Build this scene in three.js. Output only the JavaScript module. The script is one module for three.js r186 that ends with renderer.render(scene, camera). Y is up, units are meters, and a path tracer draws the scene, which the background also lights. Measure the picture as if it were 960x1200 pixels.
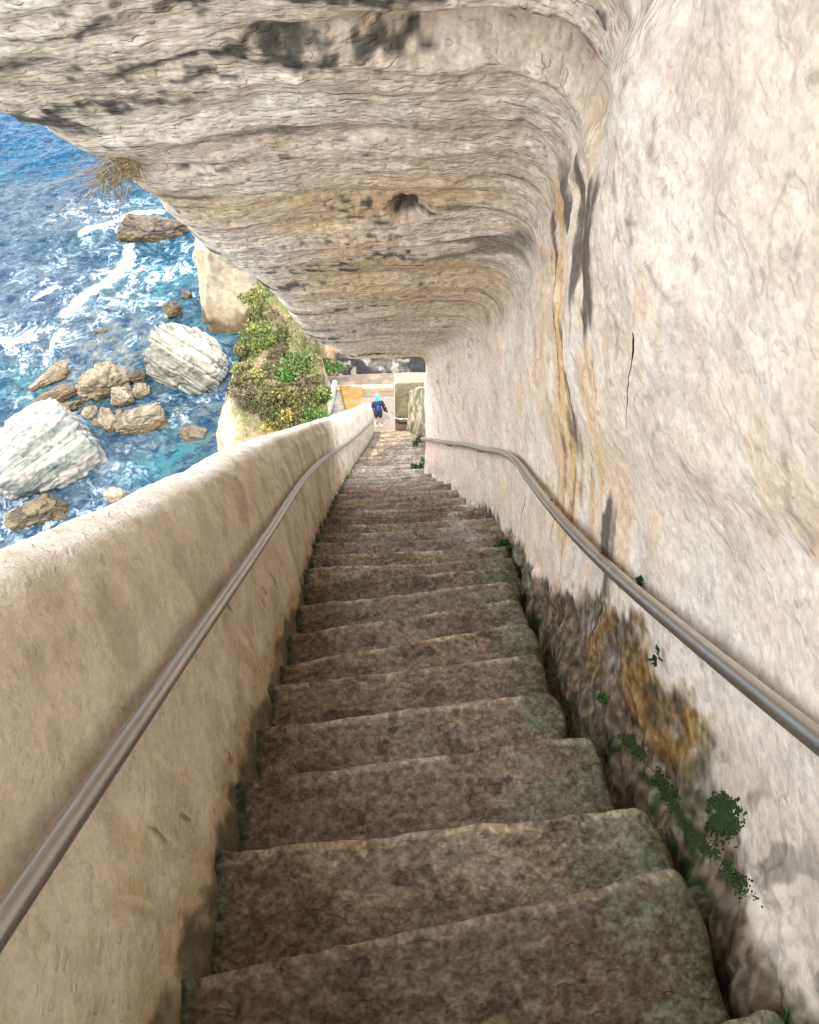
import * as THREE from 'three';
import { mergeGeometries } from 'three/addons/utils/BufferGeometryUtils.js';
import { MarchingCubes } from 'three/addons/objects/MarchingCubes.js';

// ------------------------------------------------------------------ camera, sky, sun, exposure
const scene = new THREE.Scene();
const FOC = 961, PITCH = 51.6256 * Math.PI / 180, YAW = 3.2233 * Math.PI / 180;   // focal length in photo pixels
const camera = new THREE.PerspectiveCamera(2 * Math.atan(600 / FOC) * 180 / Math.PI, 0.8, 0.05, 8000);
const FW = new THREE.Vector3(Math.sin(YAW) * Math.cos(PITCH), -Math.sin(PITCH), -Math.cos(YAW) * Math.cos(PITCH));
const RT = new THREE.Vector3(Math.cos(YAW), 0, Math.sin(YAW));
const UP = new THREE.Vector3().crossVectors(RT, FW);
camera.position.set(0, 0, 0); camera.up.copy(UP); camera.lookAt(FW.clone().multiplyScalar(10));
scene.add(camera);

const SUN = new THREE.Vector3(-0.12, 1.0, 0.42).normalize();
function makeSky() {
  const w = 128, h = 64, d = new Float32Array(w * h * 4);
  for (let j = 0; j < h; j++) for (let i = 0; i < w; i++) {
    const el = ((j + 0.5) / h - 0.5) * Math.PI, k = Math.max(0, Math.sin(el));
    const hz = Math.pow(1 - k, 3), o = (j * w + i) * 4, B = 1.6;
    d[o] = B * (0.84 + 0.32 * hz); d[o + 1] = B * (0.92 + 0.24 * hz); d[o + 2] = B * (1.05 + 0.10 * hz); d[o + 3] = 1;
  }
  const t = new THREE.DataTexture(d, w, h, THREE.RGBAFormat, THREE.FloatType);
  t.mapping = THREE.EquirectangularReflectionMapping; t.magFilter = t.minFilter = THREE.LinearFilter; t.needsUpdate = true;
  return t;
}
const skyTex = makeSky();
scene.background = skyTex; scene.environment = skyTex;
const sun = new THREE.DirectionalLight(0xffefd6, 2.2);
sun.target.position.set(0, -20, -25); sun.position.copy(SUN).multiplyScalar(120).add(sun.target.position);
sun.castShadow = true; sun.shadow.mapSize.set(4096, 4096); sun.shadow.radius = 1;
Object.assign(sun.shadow.camera, { left: -90, right: 90, top: 90, bottom: -90, near: 1, far: 400 });
scene.add(sun, sun.target);
const renderer = new THREE.WebGLRenderer({ antialias: true });
renderer.toneMapping = THREE.LinearToneMapping; renderer.toneMappingExposure = 2.85;
renderer.shadowMap.enabled = true; renderer.setSize(819, 1024);

// ------------------------------------------------------------------ helpers: random, noise
let seed = 12345;
const rnd = () => { seed = (seed * 1664525 + 1013904223) >>> 0; return seed / 4294967296; };
const rr = (a, b) => a + (b - a) * rnd();
const NT = 512, NTAB = new Float32Array(NT * NT);
for (let i = 0; i < NTAB.length; i++) NTAB[i] = rnd();
function vn(x, y) {                                   // 2-D value noise 0..1
  const xi = Math.floor(x), yi = Math.floor(y); let fx = x - xi, fy = y - yi;
  fx = fx * fx * (3 - 2 * fx); fy = fy * fy * (3 - 2 * fy);
  const x0 = xi & 511, x1 = (xi + 1) & 511, y0 = (yi & 511) << 9, y1 = ((yi + 1) & 511) << 9;
  const a = NTAB[y0 + x0], b = NTAB[y0 + x1], c = NTAB[y1 + x0], d = NTAB[y1 + x1];
  return a + (b - a) * fx + (c - a + (a - b - c + d) * fx) * fy;
}
function fb(x, y, o = 4) { let s = 0, a = 0.5, t = 0; for (let i = 0; i < o; i++) { s += a * vn(x, y); t += a; a *= 0.5; x = x * 2.03 + 17.3; y = y * 2.01 + 31.7; } return s / t; }
function rg(x, y, o = 3) { let s = 0, a = 0.5, t = 0; for (let i = 0; i < o; i++) { s += a * (1 - Math.abs(2 * vn(x, y) - 1)); t += a; a *= 0.5; x = x * 2.07 + 7.1; y = y * 2.03 + 3.7; } return s / t; }
function vn3(x, y, z) { const zi = Math.floor(z); let f = z - zi; f = f * f * (3 - 2 * f); const a = vn(x + zi * 37.13, y + zi * 17.71), b = vn(x + (zi + 1) * 37.13, y + (zi + 1) * 17.71); return a + (b - a) * f; }
function fb3(x, y, z, o = 4) { let s = 0, a = 0.5, t = 0; for (let i = 0; i < o; i++) { s += a * vn3(x, y, z); t += a; a *= 0.5; x = x * 2.03 + 1.7; y = y * 2.03 + 9.2; z = z * 2.03 + 5.1; } return s / t; }
const ss = (a, b, x) => { let t = (x - a) / (b - a); t = t < 0 ? 0 : t > 1 ? 1 : t; return t * t * (3 - 2 * t); };
const cl = (x) => x < 0 ? 0 : x > 1 ? 1 : x;
const mixc = (o, c, k) => { o[0] += (c[0] - o[0]) * k; o[1] += (c[1] - o[1]) * k; o[2] += (c[2] - o[2]) * k; };
const mix3 = (o, r, g, b, k) => { if (k > 0) { o[0] += (r - o[0]) * k; o[1] += (g - o[1]) * k; o[2] += (b - o[2]) * k; } };
const tabled = (f, a, b, n) => { const T = new Float32Array(n + 2); for (let i = 0; i <= n + 1; i++) T[i] = f(a + (b - a) * i / n); return (x) => { let q = (x - a) / (b - a) * n; q = q < 0 ? 0 : q > n ? n : q; const i = q | 0; return T[i] + (T[i + 1] - T[i]) * (q - i); }; };
const lerpTab = (T, x) => { if (x <= T[0][0]) return T[0][1]; for (let i = 1; i < T.length; i++) if (x <= T[i][0]) { let k = (x - T[i - 1][0]) / (T[i][0] - T[i - 1][0]); return T[i - 1][1] + (T[i][1] - T[i - 1][1]) * k; } return T[T.length - 1][1]; };
const smoothTab = (T, x, r = 0.35) => (lerpTab(T, x - r) + lerpTab(T, x - r / 2) + lerpTab(T, x) + lerpTab(T, x + r / 2) + lerpTab(T, x + r)) / 5;
const bump1 = (x, c, w) => { const d = (x - c) / w; return Math.exp(-d * d); };
const s2l = (c) => c <= 0.04045 ? c / 12.92 : Math.pow((c + 0.055) / 1.055, 2.4);

const taken = {};
const numbered = (n) => { taken[n] = (taken[n] ?? -1) + 1; return taken[n] ? n + '_' + String(taken[n]).padStart(3, '0') : n; };
const shadows = (m) => { m.castShadow = true; m.receiveShadow = true; return m; };
function tag(o, label, category, group, kind) { if (label) o.userData.label = label; if (category) o.userData.category = category; if (group) o.userData.group = group; if (kind) o.userData.kind = kind; return o; }
function top(name, o) { o.name = numbered(name); scene.add(o); return o; }
function part(name, geo, mat, parent) { const m = shadows(new THREE.Mesh(geo, mat)); m.name = name; parent.add(m); return m; }

// pixel of the photograph (960 x 1200) -> direction; distance always from a surface
function ray(px, py) { return FW.clone().addScaledVector(RT, (px - 480) / FOC).addScaledVector(UP, (600 - py) / FOC).normalize(); }
function onLevel(px, py, Y) { const r = ray(px, py); return r.multiplyScalar(Y / r.y); }
const depthOf = (p) => p.dot(FW);

// stair frame: s metres along the slope, x across, h height above the line of the step edges
const SL = 43 * Math.PI / 180, SS = Math.sin(SL), CS = Math.cos(SL), H0 = 1.777;
const sag = (s) => s > 17 ? -0.0026 * (s - 17) * (s - 17) : 0;
const P = (s, x, h) => new THREE.Vector3(x, -H0 - s * SS + h + sag(s), -s * CS);
function hitStairs(px, py, hfun) {                     // first point of a pixel's ray on the sheet h = hfun(s) or plane h
  const r = ray(px, py); let last = 0;
  for (let t = 0.3; t < 80; t += 0.005) { const y = r.y * t, s = -r.z * t / CS, h = y + H0 + s * SS - sag(s), g = h - hfun(s); if (t > 0.3 && g * last < 0) return { s, x: r.x * t, h }; last = g; }
  return null;
}
const SEA = -45;

// a gridded surface: base(u,v) -> [s,x,h] (stair frame) or world; displaced along its normal, with its own colour and relief maps
function surface(o) {
  const { nu, nv, base, disp, world = false, flip = 1 } = o, N = (nu + 1) * (nv + 1);
  const A = new Float32Array(N * 3), W = new Float32Array(N * 3);
  for (let j = 0; j <= nv; j++) for (let i = 0; i <= nu; i++) {
    const k = (j * (nu + 1) + i) * 3, b = base(i / nu, j / nv); A[k] = b[0]; A[k + 1] = b[1]; A[k + 2] = b[2];
    if (world) { W[k] = b[0]; W[k + 1] = b[1]; W[k + 2] = b[2]; } else { const p = P(b[0], b[1], b[2]); W[k] = p.x; W[k + 1] = p.y; W[k + 2] = p.z; }
  }
  const pos = new Float32Array(N * 3), uv = new Float32Array(N * 2);
  for (let j = 0; j <= nv; j++) for (let i = 0; i <= nu; i++) {
    const q = j * (nu + 1) + i, k = q * 3;
    const i0 = Math.max(0, i - 1), i1 = Math.min(nu, i + 1), j0 = Math.max(0, j - 1), j1 = Math.min(nv, j + 1);
    const a = (j * (nu + 1) + i0) * 3, b = (j * (nu + 1) + i1) * 3, c = (j0 * (nu + 1) + i) * 3, d = (j1 * (nu + 1) + i) * 3;
    const ux = W[b] - W[a], uy = W[b + 1] - W[a + 1], uz = W[b + 2] - W[a + 2]; let vx = W[d] - W[c], vy = W[d + 1] - W[c + 1], vz = W[d + 2] - W[c + 2];
    if (o.tangent && (o.joined === 0 ? j === 0 : j === nv)) { const t = o.tangent(i / nu); vx = t.x; vy = t.y; vz = t.z; }
    let nx = uy * vz - uz * vy, ny = uz * vx - ux * vz, nz = ux * vy - uy * vx; const l = Math.hypot(nx, ny, nz) || 1; nx /= l; ny /= l; nz /= l;
    const e = disp ? flip * disp(A[k], A[k + 1], A[k + 2], i / nu, j / nv) : 0;
    pos[k] = W[k] + nx * e; pos[k + 1] = W[k + 1] + ny * e; pos[k + 2] = W[k + 2] + nz * e;
    uv[q * 2] = i / nu; uv[q * 2 + 1] = j / nv;
  }
  const idx = new Uint32Array(nu * nv * 6); let t = 0;
  for (let j = 0; j < nv; j++) for (let i = 0; i < nu; i++) { const a = j * (nu + 1) + i, b = a + 1, c = a + nu + 1, d = c + 1; if (flip > 0) { idx[t++] = a; idx[t++] = b; idx[t++] = d; idx[t++] = a; idx[t++] = d; idx[t++] = c; } else { idx[t++] = a; idx[t++] = d; idx[t++] = b; idx[t++] = a; idx[t++] = c; idx[t++] = d; } }
  const g = new THREE.BufferGeometry(); g.setAttribute('position', new THREE.BufferAttribute(pos, 3)); g.setAttribute('uv', new THREE.BufferAttribute(uv, 2)); g.setIndex(new THREE.BufferAttribute(idx, 1)); g.computeVertexNormals();
  if (o.uv1) { const u1 = new Float32Array(N * 2), q2 = [0, 0]; for (let q = 0; q < N; q++) { o.uv1(A[q * 3], A[q * 3 + 1], A[q * 3 + 2], q2); u1[q * 2] = q2[0]; u1[q * 2 + 1] = q2[1]; } g.setAttribute('uv1', new THREE.BufferAttribute(u1, 2)); }
  g.userData = { A, nu, nv };
  if (o.vcol) { const c = new Float32Array(N * 3), out = [0, 0, 0]; for (let q = 0; q < N; q++) { o.vcol(A[q * 3], A[q * 3 + 1], A[q * 3 + 2], out, pos[q * 3], pos[q * 3 + 1], pos[q * 3 + 2]); const vs = o.vscale ?? 1; c[q * 3] = vs * s2l(cl(out[0])); c[q * 3 + 1] = vs * s2l(cl(out[1])); c[q * 3 + 2] = vs * s2l(cl(out[2])); } g.setAttribute('color', new THREE.BufferAttribute(c, 3)); }
  return g;
}
function bake(tw, th, fn, colour = true, relief = true) {   // fn(u, v, out[4]) : sRGB colour and relief 0..1 -> textures
  const c = colour && new Uint8Array(tw * th * 4), b = relief && new Uint8Array(tw * th * 4), o = [0, 0, 0, 0];
  for (let j = 0; j < th; j++) for (let i = 0; i < tw; i++) {
    fn((i + 0.5) / tw, (j + 0.5) / th, o); const k = (j * tw + i) * 4;
    if (c) { c[k] = cl(o[0]) * 255; c[k + 1] = cl(o[1]) * 255; c[k + 2] = cl(o[2]) * 255; c[k + 3] = 255; }
    if (b) { b[k] = b[k + 1] = b[k + 2] = cl(o[3]) * 255; b[k + 3] = 255; }
  }
  const mk = (d, srgb) => { if (!d) return null; const t = new THREE.DataTexture(d, tw, th); t.magFilter = THREE.LinearFilter; t.minFilter = THREE.LinearMipmapLinearFilter; t.generateMipmaps = true; if (srgb) t.colorSpace = THREE.SRGBColorSpace; t.needsUpdate = true; return t; };
  return [mk(c, true), mk(b, false)];
}
// relief tiles that repeat without a seam, laid in metres on the second uv set
function vt(x, y, p, q) { const xi = Math.floor(x), yi = Math.floor(y); let fx = x - xi, fy = y - yi; fx = fx * fx * (3 - 2 * fx); fy = fy * fy * (3 - 2 * fy); const x0 = xi % p, x1 = (xi + 1) % p, y0 = ((yi % p + q) & 511) << 9, y1 = (((yi + 1) % p + q) & 511) << 9; const a = NTAB[y0 + x0], b = NTAB[y0 + x1], c = NTAB[y1 + x0], d = NTAB[y1 + x1]; return a + (b - a) * fx + (c - a + (a - b - c + d) * fx) * fy; }
function ft(u, v, p, o, q = 0) { let s = 0, a = 0.5, t = 0; for (let i = 0; i < o; i++) { s += a * vt(u * p, v * p, p, q + i * 53); t += a; a *= 0.5; p *= 2; } return s / t; }
function reliefTile(n, size, fn) { const t = bake(n, n, (u, v, o) => { fn(u, v, o); }); for (const q of t) { q.wrapS = q.wrapT = THREE.RepeatWrapping; q.channel = 1; q.repeat.set(1 / size[0], 1 / size[1]); } return t; }
const reTile = (t, a, b) => t.map((q) => { const c = q.clone(); c.repeat.set(1 / a, 1 / b); c.needsUpdate = true; return c; });
const crack = (x, w) => cl(1 - Math.abs(2 * x - 1) / w);
// grain of the stone: relief in o[3], flecks and pits as a tint that multiplies the surface's own colours
const rockTile = reliefTile(1400, [1.5, 1.5], (u, v, o) => {
  const wu = u + 0.03 * (ft(u, v, 6, 3, 200) - 0.5), wv = v + 0.03 * (ft(u, v, 6, 3, 260) - 0.5), n = ft(wu, wv, 7, 6), m = ft(u, v, 5, 2, 90), f = ft(u, v, 64, 3, 20), g = ft(u, v, 180, 2, 120);
  const ck = crack(ft(wu, wv, 5, 5, 130), 0.045) * ss(0.46, 0.62, m), p1 = ss(0.62, 0.76, ft(u, v, 22, 3, 40)), p2 = ss(0.64, 0.76, ft(u, v, 60, 2, 70)), wt = ss(0.56, 0.68, ft(u, v, 30, 3, 310));
  o[3] = 0.5 + 0.7 * (n - 0.5) - 0.07 * ck - 0.15 * p1 - 0.12 * p2 + 0.28 * (f - 0.5);
  const k = 0.88 + 0.12 * (n - 0.5) + 0.12 * (f - 0.5) + 0.11 * (g - 0.5) - 0.015 * p1 - 0.035 * p2 - 0.10 * ck + 0.03 * wt; o[0] = k + 0.01; o[1] = k; o[2] = k - 0.02;
});
const bedTile = reTile(rockTile, 1.0, 2.4), TS = 1.46;                    // TS makes up for the tile's mean tint
const plasterTile = reliefTile(1024, [0.9, 0.9], (u, v, o) => {
  const n = ft(u, v, 6, 6), p = ss(0.68, 0.8, ft(u, v, 34, 2, 40)), f = ft(u, v, 80, 3, 20), w = ft(u, v, 11, 4, 150), g = ft(u, v, 200, 1, 60);
  o[3] = 0.5 + 0.5 * (n - 0.5) - 0.3 * p + 0.3 * (f - 0.5); const k = 0.89 + 0.12 * (n - 0.5) + 0.09 * (f - 0.5) + 0.07 * (g - 0.5) - 0.03 * p - 0.03 * ss(0.56, 0.68, w); o[0] = k; o[1] = k - 0.008; o[2] = k - 0.022 - 0.02 * ss(0.5, 0.65, w);
});
const stepTile = reliefTile(1024, [0.8, 0.8], (u, v, o) => { o[3] = 0.5 + 0.6 * (ft(u, v, 6, 6) - 0.5) - 0.35 * ss(0.62, 0.74, ft(u, v, 20, 3, 40)) - 0.15 * ss(0.62, 0.76, ft(u, v, 55, 2, 60)) + 0.25 * (ft(u, v, 90, 2, 20) - 0.5); })[1];
function bakeGrid(g, tw, th, fn, relief = true) {                      // texture of a surface(): fn(s, x, h, out)
  const { A, nu, nv } = g.userData;
  return bake(tw, th, (u, v, o) => {
    const fx = u * nu, fy = v * nv, i = Math.min(nu - 1, fx | 0), j = Math.min(nv - 1, fy | 0), a = fx - i, b = fy - j, k = (j * (nu + 1) + i) * 3, k2 = k + (nu + 1) * 3;
    const w00 = (1 - a) * (1 - b), w10 = a * (1 - b), w01 = (1 - a) * b, w11 = a * b;
    fn(A[k] * w00 + A[k + 3] * w10 + A[k2] * w01 + A[k2 + 3] * w11, A[k + 1] * w00 + A[k + 4] * w10 + A[k2 + 1] * w01 + A[k2 + 4] * w11, A[k + 2] * w00 + A[k + 5] * w10 + A[k2 + 2] * w01 + A[k2 + 5] * w11, o);
  }, true, relief);
}

// ------------------------------------------------------------------ the cliff: rock wall on the right, overhang above
const HC = [[-12, 5.3], [-2, 5.1], [0.8, 4.9], [2.1, 3.75], [2.6, 3.36], [5.25, 2.92], [7, 2.62], [9, 2.47], [11.3, 2.3]];  // unseen near end raised above the stair head to let in more sky light
const hc = tabled((s) => smoothTab(HC, s, 0.35), -10, 13, 2300);
const XB = [[-9, 0.95], [0, 0.92], [2.5, 0.94], [3.6, 1.0], [5.2, 1.07], [6.5, 1.06], [8.5, 0.98], [10, 0.85], [11.4, 0.70]];
const xb = tabled((s) => smoothTab(XB, s, 0.5), -10, 14, 2400);
const lipPix = [[0, 145], [60, 165], [130, 200], [220, 270], [260, 310], [330, 350], [370, 400], [400, 415]];
const XLIP = [[-9, -1.8], [1.5, -1.75], [2.8, -1.58], [3.6, -1.38]];  // out-of-view lip carried back and outward to keep direct sun off the steps
for (const [a, b] of lipPix) { const q = hitStairs(a, b, hc); XLIP.push([q.s, q.x]); }
XLIP.push([11.4, -0.3]);
const xlip = (s) => smoothTab(XLIP, s, 0.2);
const SEND = 11.35;
function cliffS(tau) {                                   // grid lines closer together near the stair head
  if (tau < 0.08) return [-7.6 + tau / 0.08 * 7.0, 0];
  if (tau < 0.95) { const k = (tau - 0.08) / 0.87; return [-0.6 + 1.3 * (Math.exp(k * Math.log((SEND + 0.6) / 1.3 + 1)) - 1), 0]; }
  const e = (tau - 0.95) / 0.05; return [SEND + 0.25 * e, e];
}
function profile(s) {
  const b = xb(s), c = hc(s), l = xlip(s), ln = 0.17 * ss(7, 3, s);
  const gk = ss(6.2, 4.2, s), fr = 0.72 - 0.36 * ss(6.0, 10, s);
  const w = [[b - 0.17 * gk, -0.95], [b - 0.10 * gk, -0.62], [b - 0.075 * gk, -0.34], [b - 0.04 * gk, -0.06], [b - 0.01 * gk, 0.2], [b, 0.7], [b - 0.02, 1.2], [b - 0.05 - ln * 0.5, 1.75], [b - 0.09 * fr - ln, c - 0.5 * fr]];
  const x0 = b - 0.42 * fr - ln, xm = (k) => x0 + (l - x0) * k;
  const m = [[b - 0.18 * fr - ln, c - 0.2 * fr], [x0, c - 0.03 * fr], [xm(0.2), c], [xm(0.48), c + 0.02], [xm(0.76), c + 0.01], [xm(0.94), c], [l - 0.06, c + 0.06], [l - 0.16, c + 0.3], [l - 0.35, c + 1.2], [l - 0.5, c + 4], [l + 2, c + 9]];
  return [w, m];
}
function cr(p, t) {                                      // Catmull-Rom through points by length along the chain
  const n = p.length, L = [0]; for (let i = 1; i < n; i++) L.push(L[i - 1] + Math.hypot(p[i][0] - p[i - 1][0], p[i][1] - p[i - 1][1]));
  return L;
}
function along(pts, L, i0, i1, t) {
  const d = L[i0] + (L[i1] - L[i0]) * t; let i = i0; while (i < i1 - 1 && L[i + 1] < d) i++;
  const k = cl((d - L[i]) / (L[i + 1] - L[i])), a = pts[Math.max(0, i - 1)], b = pts[i], c = pts[i + 1], e = pts[Math.min(pts.length - 1, i + 2)], k2 = k * k, k3 = k2 * k;
  const f = (m) => 0.5 * (2 * b[m] + (c[m] - a[m]) * k + (2 * a[m] - 5 * b[m] + 4 * c[m] - e[m]) * k2 + (3 * b[m] - a[m] - 3 * c[m] + e[m]) * k3);
  return [f(0), f(1)];
}
const profCache = new Map();
function getProf(tau) { let r = profCache.get(tau); if (!r) { const [s, e] = cliffS(tau), [w, m] = profile(s), pts = w.concat(m); r = { s, e, pts, L: cr(pts), nw: w.length, c: hc(s) }; profCache.set(tau, r); } return r; }
function cliffBase(tau, t, which) {
  const r = getProf(tau), n = r.pts.length;
  // overhang: 72 % of the rows on the soffit, the rest on the outer face
  let q; if (which === 0) q = along(r.pts, r.L, 0, r.nw - 1, t);
  else if (t < 0.8) q = along(r.pts, r.L, r.nw - 1, r.nw + 6, t / 0.8); else q = along(r.pts, r.L, r.nw + 6, n - 1, (t - 0.8) / 0.2);
  let [x, h] = q;
  if (r.e > 0) { const cz = ss(0.7, 1.0, h / r.c), k = Math.pow(r.e, 1.1); if (x > 0) x += 2.6 * k * ss(0, 0.6, x); h += cz * 2.6 * k; }
  return [r.s, x, h];
}
const ceilness = (s, x, h) => { const k = 0.78 - 0.4 * ss(6.0, 10, s), j = 0.12 * (fb(s * 3.5 + 40, h * 3.5, 3) - 0.5); return ss(-0.36 * k, -0.1 * k, h - hc(s) + j) * ss(-0.5, -0.3, h - hc(s)); };
function streakQ(s, h) { return s - 0.42 * (h - 0.8); }
function strata(s, x) { const w = s + 0.12 * (fb(s * 0.9, x * 0.7, 3) - 0.5) * 2 + 0.05 * x; return w; }
function cliffDisp(s, x, h) {                            // metres into the rock (+)
  const c = ceilness(s, x, h), y = h - 0.93 * s;
  let d = 0;
  // overhang: bedding ribs across, hollows
  const w = strata(s, x), k = 1 / (0.6 + 0.13 * s), zz = s * CS * 0.8, yy = h - s * SS;
  const rib = rg(w * 5.2 * (k + 0.4), x * 0.55 + 3, 3), rib2 = vn(w * 2.1, x * 0.35 + 9), rib3 = rg(w * 17, x * 1.6 + h, 2);
  let dc = 0.060 * (rib - 0.5) * (0.5 + fb(s * 1.3 + 5, x * 1.1, 2)) + 0.055 * (rib2 - 0.5) + 0.020 * (rib3 - 0.5) + 0.05 * (fb(s * 4, x * 2.2, 4) - 0.5) + 0.014 * (rg(s * 14, x * 9, 2) - 0.5);
  dc += 0.13 * ss(-0.15, 0.2, x) * ss(3.52, 3.6, w) * ss(3.86, 3.72, w);         // the undercut band at the top
  dc += 0.07 * ss(-0.5, 0.0, x) * ss(4.9, 4.95, w) * ss(5.25, 5.0, w);
  for (const [cs, cx, rs, rx, dp] of [[5.22, 0.21, 0.07, 0.07, 0.16], [5.0, 0.14, 0.04, 0.07, 0.08], [4.8, 0.48, 0.03, 0.05, 0.05], [3.65, -0.15, 0.05, 0.2, 0.06], [4.55, -0.75, 0.03, 0.16, 0.06], [5.0, -0.3, 0.03, 0.1, 0.04]]) { const q = ((s - cs) / rs) ** 2 + ((x - cx) / rx) ** 2; if (q < 6) dc += dp * Math.exp(-q) * (0.6 + 0.8 * vn(s * 30, x * 30)); }
  // wall: rough hewn scallops above, smoother lime-washed face below
  const rough = 0.3 + 0.7 * ss(0.9, 1.9, h + 0.5 * (fb(zz, yy, 2) - 0.5));
  let dw = 0.12 * (fb(zz * 1.1, yy * 0.9 + 5, 3) - 0.5) + rough * (0.05 * (fb(zz * 4.2, yy * 3.4, 4) - 0.5) + 0.012 * (0.5 - rg(zz * 6.5 + 2, yy * 5.5, 3)) + 0.007 * (0.5 - rg(zz * 17, yy * 14, 2))) + 0.006 * (fb(zz * 26, yy * 26, 2) - 0.5);
  const q = streakQ(s, h);
  dw += 0.025 * bump1(q, 2.95 + 0.05 * Math.sin(h * 5), 0.07) * ss(1.75, 2.25, h) * ss(2.95, 2.6, h) * (0.6 + 0.8 * vn(h * 6, 3));
  dw += 0.03 * bump1(q, 3.3 + 0.04 * Math.sin(h * 4), 0.05) * ss(2.3, 2.7, h);
  dw += 0.014 * bump1(q, 3.55, 0.03) * ss(1.5, 2.0, h) + 0.014 * bump1(q, 3.75, 0.025) * ss(1.3, 1.8, h) * ss(2.9, 2.4, h);
  dw += 0.14 * bump1(h, hc(s) - 0.3, 0.32) * (fb(zz * 3.4 + 70, yy * 2.6, 4) - 0.5) * ss(8, 5, s);
  const gut = ss(0.25, 0.0, h + 0.2 * (fb(s * 3, 7, 2) - 0.5));
  dw += gut * (0.10 * (fb(zz * 4.2, yy * 4.2 + 2, 4) - 0.5) + 0.04 * (rg(zz * 11, yy * 11, 3) - 0.5));
  dw -= gut * 0.02 * bump1(h, -0.2, 0.12) * ss(4.5, 3, s);
  return d + (c * dc + (1 - c) * dw) * ss(11.62, 11.2, s);
}
const lichen = (w, x, s) => { const n = fb(w * 7, x * 1.5 + 4, 4) * 0.62 + fb(s * 26, x * 18, 3) * 0.38; return n; };
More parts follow.
